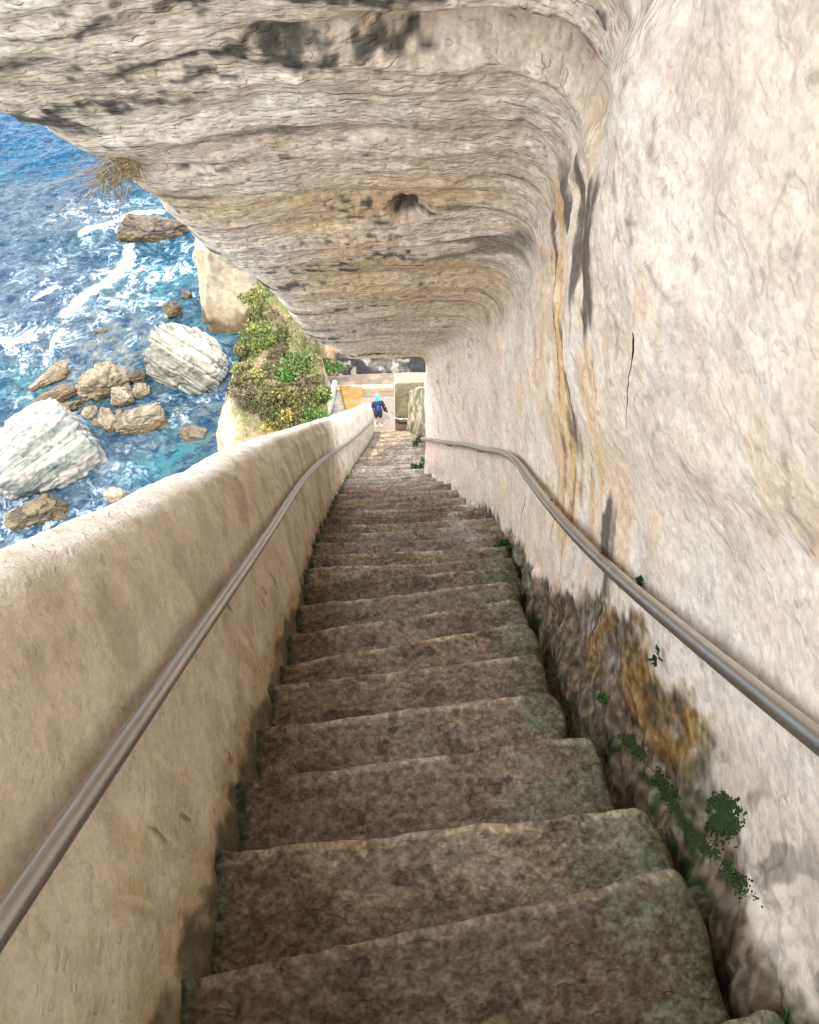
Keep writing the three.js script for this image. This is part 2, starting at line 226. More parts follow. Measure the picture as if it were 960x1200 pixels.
function cliffColour(s, x, h, o) {
  const c = ceilness(s, x, h), w = strata(s, x), q = streakQ(s, h);
  // --- overhang
  const C = [0.85, 0.80, 0.73];
  if (c > 0.001) {
  const n1 = fb(w * 3.2, x * 1.1, 4), n2 = fb(s * 1.6 + 9, x * 1.2, 3), fine = fb(s * 38, x * 30 + h * 20, 3);
  mix3(C, 0.76, 0.695, 0.64, ss(0.5, 0.7, n1) * 0.5); mix3(C, 0.885, 0.86, 0.80, ss(0.52, 0.34, n1) * 0.8);
  mix3(C, 0.85, 0.73, 0.56, ss(0.42, 0.62, n2) * ss(4.3, 5.2, s) * (0.35 + 0.5 * vn(w * 9, x * 3)) * ss(9, 6, s));
  mix3(C, 0.81, 0.75, 0.66, ss(0.5, 0.7, fb(s * 5, x * 4, 3)) * 0.5);
  const hole = Math.max(bump1(s, 5.22, 0.07) * bump1(x, 0.21, 0.08), bump1(s, 5.0, 0.035) * bump1(x, 0.13, 0.09), 0.8 * bump1(s, 4.8, 0.03) * bump1(x, 0.48, 0.06));
  const black = ss(0.6, 0.7, lichen(w, x, s) + 0.09 * bump1(s, 3.45, 0.35) * ss(0.4, -0.3, x) + 0.13 * bump1(w, 4.55, 0.06) * bump1(x, -0.7, 0.3) + 0.07 * ss(0.62, 0.8, rg(w * 5.2, x * 0.55 + 3, 2)) + 0.05 * ss(0.1, -0.4, x) * ss(4.4, 3.9, s) + 0.3 * hole - 0.12 * ss(0.25, 0.5, x) + 0.07 * bump1(w, 7.0, 0.5) * ss(0.5, 0.1, x) - 0.04 - 0.1 * ss(0.3, 0.7, x) * ss(4, 6, s));
  mix3(C, 0.23, 0.23, 0.225, black * 0.82); mix3(C, 0.36, 0.33, 0.30, ss(0.90, 0.97, rg(w * 6.5 + 20, x * 0.5, 1)) * ss(0.50, 0.64, fb(w * 4 + 9, x * 1.6, 3)) * 0.6);
  mix3(C, 0.55, 0.30, 0.18, bump1(s, 5.2, 0.045) * bump1(x, 0.17, 0.035) * 0.8);
  const gfine = (fine - 0.5) * 0.24, gr = (fb(s * 110, x * 90, 2) - 0.5) * 0.12; C[0] += gfine + gr; C[1] += gfine + gr; C[2] += gfine + gr;
  }
  // --- wall
  const Wc = [0.86, 0.805, 0.735], zz = s * CS * 0.8, yy = h - s * SS;
  if (c < 0.999) {
  const m1 = fb(zz * 2.1, yy * 1.7 + 3, 4), m2 = fb(zz * 3.3 + 20, yy * 2.6, 5), m3 = fb(zz * 10, yy * 9, 4);
  mix3(Wc, 0.875, 0.85, 0.81, ss(0.46, 0.64, m1) * 0.8); mix3(Wc, 0.87, 0.77, 0.64, ss(0.50, 0.66, m2 * 0.75 + m3 * 0.25) * 0.6); mix3(Wc, 0.80, 0.72, 0.655, ss(0.52, 0.72, m3) * 0.4);
  mix3(Wc, 0.86, 0.835, 0.81, ss(1.5, 0.5, h + 0.8 * (m1 - 0.5)) * ss(4.2, 2.6, s) * 0.6);           // lime wash low on the near wall
  mix3(Wc, 0.87, 0.79, 0.73, ss(5.5, 8, s) * 0.55 * ss(0.35, 0.6, m2));
  const cre = ss(0.80, 0.93, rg(zz * 6.5 + 2, yy * 5.5, 3)) * ss(0.42, 0.6, fb(zz * 3 + 30, yy * 3, 3)) * (0.3 + 0.7 * ss(0.8, 1.8, h)); mix3(Wc, 0.56, 0.49, 0.43, cre * 0.6);
  mix3(Wc, 0.68, 0.66, 0.64, ss(0.56, 0.72, fb(zz * 5.4 + yy * 2 + 60, yy * 3.4 - zz * 1.2, 5)) * 0.22);
  // drip streaks
  if (q > 1.6 && q < 5.2) {
  const sn = fb(q * 8, h * 0.9, 3), sn2 = fb(q * 17, h * 1.6 + 5, 4), sm = ss(2.35, 2.6, q) * ss(4.3, 3.7, q), so = bump1(q, 3.35, 0.75);
  mix3(Wc, 0.84, 0.65, 0.42, so * ss(0.42, 0.70, sn * 0.7 + 0.3 * m3) * 0.75);
  mix3(Wc, 0.40, 0.36, 0.32, sm * ss(0.58, 0.72, sn2 * 0.45 + sn * 0.3 + 0.25 * m3) * 0.8);
  const d1 = Math.max(bump1(q, 2.74 + 0.12 * (m3 - 0.5), 0.15) * ss(1.85, 2.15, h) * ss(2.85, 2.6, h), 0.85 * bump1(q, 3.02 + 0.1 * (m2 - 0.5), 0.09) * ss(2.0, 2.3, h) * ss(3.1, 2.8, h), bump1(q, 3.35, 0.10) * ss(2.5, 2.7, h) * ss(3.2, 3.0, h), 0.95 * bump1(q, 2.70 + 0.16 * (m3 - 0.5), 0.16) * ss(0.4, 0.55, h) * ss(1.35, 1.0, h), 0.72 * bump1(q, 3.42, 0.05) * ss(1.0, 1.3, h) * ss(2.5, 2.0, h), 0.66 * bump1(q, 3.7, 0.05) * ss(1.3, 1.8, h));
  mix3(Wc, 0.31, 0.29, 0.265, ss(0.38, 0.72, d1 * (0.05 + 1.1 * sn2 + 0.7 * m3)) * 0.82);
  mix3(Wc, 0.50, 0.30, 0.16, bump1(q, 2.95, 0.05) * bump1(h, 2.5, 0.1) * ss(0.45, 0.6, m3) * 0.8);
  }
  // wet, ochre and mossy rock at the foot
  if (h < 1.05) {
  const edge = lerpTab([[-9, 0.0], [0.5, 0.0], [0.95, 0.1], [1.15, 0.2], [1.5, 0.42], [1.9, 0.46], [2.3, 0.55], [2.6, 0.5], [3.0, 0.28], [3.6, 0.14], [5, 0.06], [7, 0.02], [9, -0.1], [12, -0.2]], s) + 0.34 * (fb(zz * 5, yy * 3 + 2, 4) - 0.5) + 0.07 * (m3 - 0.5);
  const ft = ss(0.09, -0.06, h - edge + 0.16 * (fb(zz * 22, yy * 22, 3) - 0.5));
  if (ft > 0) {
    const F = [0.37, 0.32, 0.255], f1 = fb(zz * 7, yy * 7, 4), f2 = fb(zz * 13 + 4, yy * 12 + 8, 4), f3 = fb(zz * 36, yy * 36, 4);
    mix3(F, 0.54, 0.47, 0.38, ss(0.54, 0.68, f1) * 0.7); mix3(F, 0.30, 0.27, 0.22, ss(0.52, 0.66, f2) * 0.7); mix3(F, 0.36, 0.37, 0.29, ss(0.5, 0.62, fb(zz * 3 + 14, yy * 3, 4)) * 0.6);
    const oc = ss(1.1, 1.35, s) * ss(2.75, 2.45, s) * ss(-0.05, 0.12, h); mix3(F, 0.53, 0.40, 0.18, oc * ss(0.40, 0.60, fb(s * 4.5, h * 4.2 + 5, 4) * 0.7 + f1 * 0.3) * 0.85); mix3(F, 0.42, 0.32, 0.16, oc * ss(0.5, 0.6, f2) * 0.6);
    mix3(F, 0.52, 0.50, 0.50, ss(0.55, 0.68, fb(s * 6 + 7, h * 5, 4)) * ss(0.05, 0.2, h) * 0.7);
    mix3(F, 0.17, 0.22, 0.08, ss(0.60, 0.69, fb(zz * 11 + 3, yy * 11, 4)) * ss(0.06, -0.12, h) * 0.85);
    mix3(F, 0.10, 0.16, 0.04, bump1(h, -0.1 + 0.05 * Math.sin(s * 7), 0.022) * ss(0.42, 0.55, fb(s * 4, 2, 3)) * ss(0.5, 0.7, s) * ss(1.8, 1.5, s));
    const g = (f3 - 0.5) * 0.55 + (f2 - 0.5) * 0.2; F[0] += g; F[1] += g; F[2] += g;
    mixc(Wc, F, ft);
  } else { mix3(Wc, 0.52, 0.50, 0.46, 0.7 * ss(0.6, 0.66, fb(s * 4 + 11, h * 3.4, 4)) * ss(0.55, 0.2, h) * ss(1.3, 1.0, s)); const g = (fb(zz * 60, yy * 55, 3) - 0.5) * 0.10; Wc[0] += g; Wc[1] += g; Wc[2] += g; }
  } else { const g = (fb(zz * 60, yy * 55, 3) - 0.5) * 0.10; Wc[0] += g; Wc[1] += g; Wc[2] += g; }
  }
  mixc(Wc, C, c);
  o[0] = Wc[0]; o[1] = Wc[1]; o[2] = Wc[2];
}
{
  const mk = (name, which, nu, nv, bs) => {
    const g = surface({ nu, nv, base: (u, v) => cliffBase(u, v, which), disp: cliffDisp, flip: 1, vcol: cliffColour, vscale: TS, uv1: which ? (s, x, h, q) => { q[0] = s; q[1] = x - Math.min(0, h - hc(s)); } : (s, x, h, q) => { q[0] = s * CS * 0.8; q[1] = h - s * SS; }, joined: which ? 0 : 1, tangent: (u) => P(...cliffBase(u, 0.004, 1)).sub(P(...cliffBase(u, 0.996, 0))) });
    const o = shadows(new THREE.Mesh(g, new THREE.MeshStandardMaterial({ vertexColors: true, map: (which ? bedTile : rockTile)[0], bumpMap: (which ? bedTile : rockTile)[1], bumpScale: bs, roughness: 0.93, side: THREE.DoubleSide })));
    return top(name, o);
  };
  const wallM = mk('rock_wall', 0, 720, 460, 0.012), roofM = mk('rock_overhang', 1, 720, 440, 0.035);
  { const a = wallM.geometry.attributes.normal, b = roofM.geometry.attributes.normal, o = 460 * 721, v = new THREE.Vector3(), w = new THREE.Vector3(); for (let i = 0; i <= 720; i++) { v.fromBufferAttribute(a, o + i).add(w.fromBufferAttribute(b, i)).normalize(); a.setXYZ(o + i, v.x, v.y, v.z); b.setXYZ(i, v.x, v.y, v.z); } }
  tag(wallM, 'pale cream rock wall with dark drip streaks beside the stone stairs', 'rock wall', null, 'structure');
  tag(roofM, 'layered limestone overhang with black lichen roofing the stairs', 'overhang', null, 'structure');
}

// ------------------------------------------------------------------ stone staircase, every step a part
const XL = [[-9, -0.50], [0.5, -0.51], [2, -0.53], [4.3, -0.55], [6, -0.59], [7.6, -0.57], [9.9, -0.52], [13, -0.43], [17, -0.27], [21, -0.14], [25, -0.12], [32, -0.12]];
const xl = tabled((s) => smoothTab(XL, s, 0.6), -10, 33, 4300);
const NOSE = [[0.5, 0.75, 0.745], [1.0, 1.09, 0.79], [1.45, 1.6, 0.755], [1.9, 2.03, 0.70], [2.36, 2.51, 0.74], [2.72, 2.95, 0.77], [3.2, 3.43, 0.81], [3.78, 3.9, 0.85], [4.3, 4.37, 0.92]];
for (let i = 0, s = 0.5; i < 5; i++) { s -= 0.46; NOSE.unshift([s, s + 0.22, 0.77]); }
while (NOSE[NOSE.length - 1][0] < 30.2) { const q = NOSE[NOSE.length - 1], s = q[0] + 0.46 + rr(-0.02, 0.02); NOSE.push([s, s + rr(-0.02, 0.05), s < 6 ? 1.0 : s < 11.5 ? xb(s) + 0.12 : 1.12]); }
const stepTex = bake(2048, 2048, (() => {
  const K = Math.log(33 / 1.4 + 1);
  return (u, v, o) => {
    const x = -0.95 + 2.3 * u, s = -1.8 + 1.4 * (Math.exp(v * K) - 1);
    const C = [0.475, 0.41, 0.34], a = fb(x * 4, s * 3, 4), b = fb(x * 11 + 5, s * 10, 4), f = fb(x * 45, s * 45, 3), p = fb(x * 26 + 9, s * 26, 3), l = fb(x * 1.7 + 4, s * 1.3, 3);
    mix3(C, 0.39, 0.32, 0.255, ss(0.45, 0.62, a) * 0.5); mix3(C, 0.58, 0.505, 0.41, ss(0.54, 0.68, b * 0.45 + f * 0.15 + 0.4 * fb(x * 3 + 50, s * 2.4, 3)) * 0.75); mix3(C, 0.54, 0.505, 0.45, ss(0.48, 0.66, l) * 0.5);
    const rings = ss(0.78, 0.95, 1 - Math.abs(2 * p - 1)) * ss(0.47, 0.6, fb(x * 5 + 2, s * 5, 3)); mix3(C, 0.58, 0.48, 0.34, rings * 0.4);
    mix3(C, 0.33, 0.27, 0.22, ss(0.52, 0.62, fb(x * 2.2 + 31, s * 1.9, 4)) * 0.45); mix3(C, 0.24, 0.19, 0.155, ss(0.70, 0.73, fb(x * 9 + 77, s * 8, 2)) * 0.4);
    const re = lerpTab([[0, 0.60], [2, 0.56], [3, 0.60], [4.3, 0.74], [6, 0.86], [8, 1.1], [40, 1.1]], s);
    mix3(C, 0.40, 0.43, 0.345, ss(re - 0.14, re + 0.12, x + 0.4 * (b - 0.5) + 0.4 * (a - 0.5)) * ss(7, 4, s) * (0.25 + 0.8 * f)); mix3(C, 0.19, 0.22, 0.13, ss(0.52, 0.66, b) * ss(re, re + 0.2, x + 0.2 * (a - 0.5)) * 0.55 * ss(6, 4, s));
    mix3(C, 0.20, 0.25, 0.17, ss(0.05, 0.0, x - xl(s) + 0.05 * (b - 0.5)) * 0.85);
    mix3(C, 0.62, 0.58, 0.53, ss(0.52, 0.62, fb(x * 3 + 8, s * 2.2, 4)) * ss(0.45, 0.8, x) * ss(5, 6, s) * ss(10, 8.5, s) * 0.9);
    const g = (f - 0.5) * 0.30 + (fb(x * 110, s * 110, 2) - 0.5) * 0.22; o[0] = C[0] + g; o[1] = C[1] + g; o[2] = C[2] + g;
  };
})(), true, false);
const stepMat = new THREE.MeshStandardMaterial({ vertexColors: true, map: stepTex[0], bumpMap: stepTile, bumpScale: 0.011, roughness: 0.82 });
const stairs = top('stone_staircase', new THREE.Group());
tag(stairs, 'long steep flight of worn brown stone steps between parapet and rock wall', 'staircase');
const stepV = (s) => Math.log((s + 1.8) / 1.4 + 1) / Math.log(33 / 1.4 + 1);
function makeStep(i) {
  const A = NOSE[i - 1], B = NOSE[i], near = B[0] < 5, mid = B[0] < 12, nx = near ? 90 : mid ? 36 : 16, nt = near ? 22 : mid ? 10 : 5, nrs = near ? 12 : mid ? 6 : 4;
  const xa = xl(B[0]) - 0.14, xe = B[2], gut = B[0] < 5.2, yN = (q) => -H0 - q * SS + sag(q), Y = yN((B[0] + B[1]) / 2 - 0.06), rise = (B[0] - A[0]) * SS;
  const endCols = gut ? 8 : 1, cols = nx + endCols, rows = nt + nrs + 3, pos = [], uv = [], uv1 = [], idx = [], vc = [];
  const tone = [rr(0.86, 1.14), 0, 0]; tone[1] = tone[0] * rr(0.97, 1.03); tone[2] = tone[0] * rr(0.93, 1.06); const oy = rnd() * 9;
  const tilt = rr(-0.02, 0.02), ph = i * 7.7;
  for (let c = 0; c <= cols; c++) {
    let x, endK = 0; if (c <= nx) x = xa + (xe - xa) * c / nx; else { endK = (c - nx) / endCols; x = xe; }
    const k = cl((x + 0.55) / 1.3), sA = A[0] + (A[1] - A[0]) * k - 0.06, sB = B[0] + (B[1] - B[0]) * k;
    const er = 0.012 * (fb(x * 4 + ph, 3 + i, 3) - 0.5) * 2 + 0.006 * (fb(x * 22 + ph, 5, 2) - 0.5) * 2, wear = 0.018 * bump1(x, 0.1 + 0.1 * Math.sin(ph), 0.35);
    const z0 = sA * CS, z1 = sB * CS + er;
    for (let r = 0; r <= rows; r++) {
      let z, y, sv;
      if (r <= nt) { const f = r / nt; z = z0 + (z1 - 0.022 - z0) * f; y = Y + tilt * (x - 0.1) - wear * (0.3 + 0.7 * f) + 0.014 * (fb(x * 6 + ph, z * 6, 3) - 0.5) + 0.008 * (fb(x * 20, z * 20 + ph, 2) - 0.5) - 0.012 * f; sv = sA + (sB - sA - 0.03) * f; }
      else if (r <= nt + 3) { const f = (r - nt) / 3, an = f * Math.PI / 2; z = z1 - 0.022 + 0.022 * Math.sin(an); y = Y + tilt * (x - 0.1) - wear - 0.012 - 0.022 * (1 - Math.cos(an)) + 0.014 * (fb(x * 6 + ph, z1 * 6, 3) - 0.5) + 0.004 * (fb(x * 30 + ph, 2, 2) - 0.5); sv = sB - 0.03 + 0.03 * f; }
      else { const f = (r - nt - 3) / nrs; z = z1 - 0.02 * f + 0.02 * (fb(x * 7, f * 3 + ph, 3) - 0.5) * f; y = Y - wear - 0.034 - f * (rise + 0.06); sv = sB + 0.1 * f; }
      let xx = x; const round = near ? 0.05 : 0.03;
      if (gut) { const zf = cl((z - z0) / (z1 - z0)); if (c > nx - 6 && c <= nx) { const e = (c - nx + 6) / 6; y -= 0.03 * e * e * (0.5 + vn(z * 9, ph)); } xx += (c > nx - 10 ? cl((c - nx + 10) / 10) : 0) * (0.05 * (fb(z * 6 + ph, 9, 3) - 0.5) - round * Math.pow(zf, 6)); }
      if (endK > 0) { y -= 0.03 + endK * (gut ? 0.42 : 0.2); xx += gut ? 0.03 * Math.sin(endK * 2) + 0.05 * (fb(z * 5 + ph, endK * 3, 3) - 0.5) - 0.1 * endK * endK : 0; if (r > nt + 3) y = Math.min(y, Y - 0.05 - endK * 0.45); }
      pos.push(xx, y, -z); uv.push((xx + 0.03 * endK + 0.95) / 2.3, stepV(sv)); const worn = r >= nt && r <= nt + 2 && !endK ? 1 + 0.65 * ss(0.3, 0.65, fb(x * 9 + ph, 1, 3)) : 1; vc.push(worn * tone[0], worn * tone[1], worn * tone[2]); uv1.push(xx + oy, sv + (endK ? endK * 0.4 : 0));
    }
  }
  for (let c = 0; c < cols; c++) for (let r = 0; r < rows; r++) { const a = c * (rows + 1) + r, b = a + 1, d = a + rows + 1, e = d + 1; idx.push(a, d, b, b, d, e); }
  const g = new THREE.BufferGeometry(); g.setAttribute('position', new THREE.Float32BufferAttribute(pos, 3)); g.setAttribute('uv', new THREE.Float32BufferAttribute(uv, 2)); g.setAttribute('uv1', new THREE.Float32BufferAttribute(uv1, 2)); g.setAttribute('color', new THREE.Float32BufferAttribute(vc, 3)); g.setIndex(idx); g.computeVertexNormals();
  return part('step', g, stepMat, stairs);
}
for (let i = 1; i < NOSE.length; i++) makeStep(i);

// ------------------------------------------------------------------ parapet wall on the sea side
const WEND = 28.6;
{
  const smap = (u) => u < 0.06 ? -9 + u / 0.06 * 8.6 : -0.4 + 1.1 * (Math.exp((u - 0.06) / 0.94 * Math.log((WEND + 0.4) / 1.1 + 1)) - 1);
  const prof = (s) => { const b = xl(s), v = 0.03 * (fb(s * 1.3, 2, 2) - 0.5), t = 1.30 + v - 0.02 * ss(4, 9, s), l = ss(14, 6, s); return [[b + 0.02, -1.0], [b + 0.0, -0.3], [b - 0.03 * l, 0.2], [b - 0.085 * l - 0.01, 0.75], [b - 0.12 * l - 0.02, 1.05], [b - 0.14 * l - 0.035, t - 0.12], [b - 0.16 * l - 0.055, t - 0.03], [b - 0.20 * l - 0.08, t], [b - 0.26 * l - 0.13, t - 0.005], [b - 0.285 * l - 0.155, t - 0.06], [b - 0.29 * l - 0.16, t - 0.3], [b - 0.45, -0.5], [b - 0.6, -6]]; };
  const cache = new Map();
  const base = (u, v) => {
    const uu = Math.min(1, u / 0.992), s = smap(uu); let r = cache.get(u); if (!r) { const p = prof(s); r = { p, L: cr(p) }; cache.set(u, r); }
    let [x, h] = v < 0.86 ? along(r.p, r.L, 0, 10, v / 0.86) : along(r.p, r.L, 10, 12, (v - 0.86) / 0.14);
    if (u > 0.992) { const e = (u - 0.992) / 0.008; x += (xl(s) - 0.2 - x) * e; return [s + 0.12 * Math.sin(e * 1.57), x, h]; }
    return [s, x, h];
  };
  const chips = []; for (let i = 0; i < 34; i++) { const cs = 1.5 + Math.pow(rnd(), 1.5) * 13; chips.push([cs, rr(0.05, 0.75), rr(0.006, 0.02) * (1 + 0.12 * cs), rr(0.03, 0.12) * (1 + 0.06 * cs)]); }
  chips.push([0.62, 0.33, 0.022, 0.11], [0.86, 0.36, 0.012, 0.14], [1.9, 0.55, 0.015, 0.05], [1.0, 0.3, 0.02, 0.05]);
  const chipAt = (s, h) => { let m = 0; for (const c of chips) { const a = (s - c[0] + 0.15 * (h - c[1])) / c[2], b = (h - c[1]) / c[3], q = a * a + b * b; if (q < 4) m = Math.max(m, Math.exp(-q * 1.2)); } return m; };
  const lap = (s, x, h) => h + 1.3 * Math.min(0.3, Math.max(0, xl(s) - 0.17 - x));
  const disp = (s, x, hh) => { const h = lap(s, x, hh); const base = ss(0.45, 0.0, h); return 0.05 * (fb(s * 1.3, h * 1.6 + x, 3) - 0.5) + 0.016 * (fb(s * 6, h * 6, 3) - 0.5) * (1 + base) + 0.016 * base * (rg(s * 5, h * 1.2, 3) - 0.5) + 0.003 * (fb(s * 30, h * 30, 2) - 0.5) - 0.006 * ss(0.3, 0.5, chipAt(s, h) * (0.7 + 0.6 * fb(s * 25, h * 18, 2))); };
  const plaster = (s, x, hh, o) => {
    const h = lap(s, x, hh), zz = s * CS, yy = h - s * SS, C = [0.825, 0.785, 0.715], a = fb(zz * 2.2, yy * 2.2, 4), n = fb(zz * 7 + 3, yy * 7, 4), f = fb(zz * 40, yy * 40, 3), v = fb(zz * 9 + 4, yy * 3, 4);
    mix3(C, 0.86, 0.83, 0.77, ss(0.48, 0.66, a) * 0.8); mix3(C, 0.74, 0.675, 0.575, ss(0.54, 0.72, n * 0.6 + a * 0.4) * 0.6); mix3(C, 0.70, 0.57, 0.41, ss(0.54, 0.68, v) * ss(0.75, 0.3, h) * 0.45); mix3(C, 0.67, 0.62, 0.54, ss(0.55, 0.68, fb(zz * 3 + 40, yy * 3, 5)) * 0.45);
    const ch = ss(0.32, 0.5, chipAt(s, h) * (0.7 + 0.6 * fb(s * 25, h * 18, 2))); mix3(C, 0.52, 0.42, 0.31, ch * 0.7 * (s * 7 % 1 > 0.5 ? 1 : 0)); mix3(C, 0.86, 0.81, 0.71, ch * 0.7 * (s * 7 % 1 > 0.5 ? 0 : 1));
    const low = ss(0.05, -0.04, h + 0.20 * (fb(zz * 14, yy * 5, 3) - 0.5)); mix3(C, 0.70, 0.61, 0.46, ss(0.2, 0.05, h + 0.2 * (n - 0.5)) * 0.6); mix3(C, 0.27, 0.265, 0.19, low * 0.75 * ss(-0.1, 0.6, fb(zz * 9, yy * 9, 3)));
    const gg = (f - 0.5) * 0.10; o[0] = C[0] + gg; o[1] = C[1] + gg; o[2] = C[2] + gg;
  };
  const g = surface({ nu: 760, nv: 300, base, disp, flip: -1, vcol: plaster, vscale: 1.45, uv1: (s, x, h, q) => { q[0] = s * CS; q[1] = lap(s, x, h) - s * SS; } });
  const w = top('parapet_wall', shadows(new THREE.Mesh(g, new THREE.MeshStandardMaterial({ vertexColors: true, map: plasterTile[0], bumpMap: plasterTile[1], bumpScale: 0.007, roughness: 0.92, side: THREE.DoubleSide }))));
  tag(w, 'thick beige plastered parapet wall with rounded top on the sea side of the stairs', 'wall');
}

// ------------------------------------------------------------------ handrails
class PathCurve extends THREE.Curve { constructor(pts) { super(); this.c = new THREE.CatmullRomCurve3(pts, false, 'centripetal'); } getPoint(t, o) { return this.c.getPointAt(t, o); } }
const railTex = bake(512, 128, (u, v, o) => { const n = fb(u * 300, v * 6, 3), m = fb(u * 40, v * 3 + 7, 4); const k = 0.76 + (n - 0.5) * 0.05 - 0.05 * ss(0.5, 0.7, m); o[0] = k; o[1] = k * 0.985; o[2] = k * 0.965; o[3] = n; });
const steel = new THREE.MeshStandardMaterial({ map: railTex[0], metalness: 0.92, roughness: 0.3 });
const dullSteel = new THREE.MeshStandardMaterial({ color: 0x77736c, metalness: 0.8, roughness: 0.55 });
function handrail(label, pts, R, brackets, sleeves) {
  const g = top('handrail', new THREE.Group()); tag(g, label, 'handrail');
  const c = new PathCurve(pts); part('pipe', new THREE.TubeGeometry(c, 420, R, 18), steel, g);
  for (const [a, b] of brackets) {
    const d = b.clone().sub(a), m = a.clone().addScaledVector(d, 0.5), q = new THREE.CatmullRomCurve3([a, new THREE.Vector3(m.x, a.y - 0.05, m.z), b.clone().setY(a.y - 0.06)]);
    const br = part('bracket', new THREE.TubeGeometry(q, 10, 0.009, 8), dullSteel, g);
    const pl = part('wall_plate', new THREE.CylinderGeometry(0.028, 0.028, 0.008, 16), dullSteel, br); pl.position.copy(b).setY(a.y - 0.06); pl.rotation.z = Math.PI / 2;
  }
  for (const t of sleeves) { const p = c.getPoint(t), q = c.getPoint(Math.min(1, t + 0.002)); const s = part('sleeve', new THREE.CylinderGeometry(R * 1.04, R * 1.04, 0.10, 18), steel, g); s.position.copy(p); s.quaternion.setFromUnitVectors(new THREE.Vector3(0, 1, 0), q.sub(p).normalize()); }
  return g;
}
{
  const L = [], f = (s) => xl(s) - 0.095 * ss(14, 6, s) + 0.055;
  for (let s = -3; s <= 28.4; s += s < 4 ? 0.5 : 1.2) L.push(P(s, f(s), 0.80 + 0.006 * Math.sin(s * 1.7) - 0.1 * ss(6, 13, s)));
  const br = []; for (const s of [-1, 0.9, 2.4, 4.2, 6.2, 8.4, 11, 14, 17.5, 21, 25]) { const a = P(s, f(s), 0.80 - 0.1 * ss(6, 13, s) - 0.015); br.push([a, P(s, xl(s) - 0.12, 0.8)]); }
  handrail('steel pipe handrail fixed to the beige parapet wall', L, 0.0235, br, [0.23, 0.52]);
  const RL = [[-3, 0, 0.8], [-1, 0, 0.8], [0.3, 0, 0.8], [1.2, 0, 0.79], [2.2, 0, 0.80], [3.0, 0, 0.82], [3.8, 0, 0.86], [4.6, 0, 0.93], [5.3, 0, 1.02], [5.9, 0, 1.04], [6.8, 0, 0.98], [8, 0, 0.93], [9.2, 0, 0.85], [10.4, 0.0, 0.80], [11.2, 0.0, 0.75]];
  const fr = (s) => xb(s) - 0.085, Rp = RL.map(([s, , h]) => P(s, fr(s), h)); Rp.push(P(11.7, 0.78, 0.72), P(11.9, 1.2, 0.72));
  const rb = []; for (const s of [-0.4, 1.0, 2.55, 4.15, 5.6, 7.4, 9.4]) { const h = lerpTab(RL.map((q) => [q[0], q[2]]), s); rb.push([P(s, fr(s), h - 0.015), P(s, xb(s) + 0.03, h)]); }
  handrail('steel pipe handrail bending along the pale rock wall', Rp, 0.025, rb, [0.35]);
}

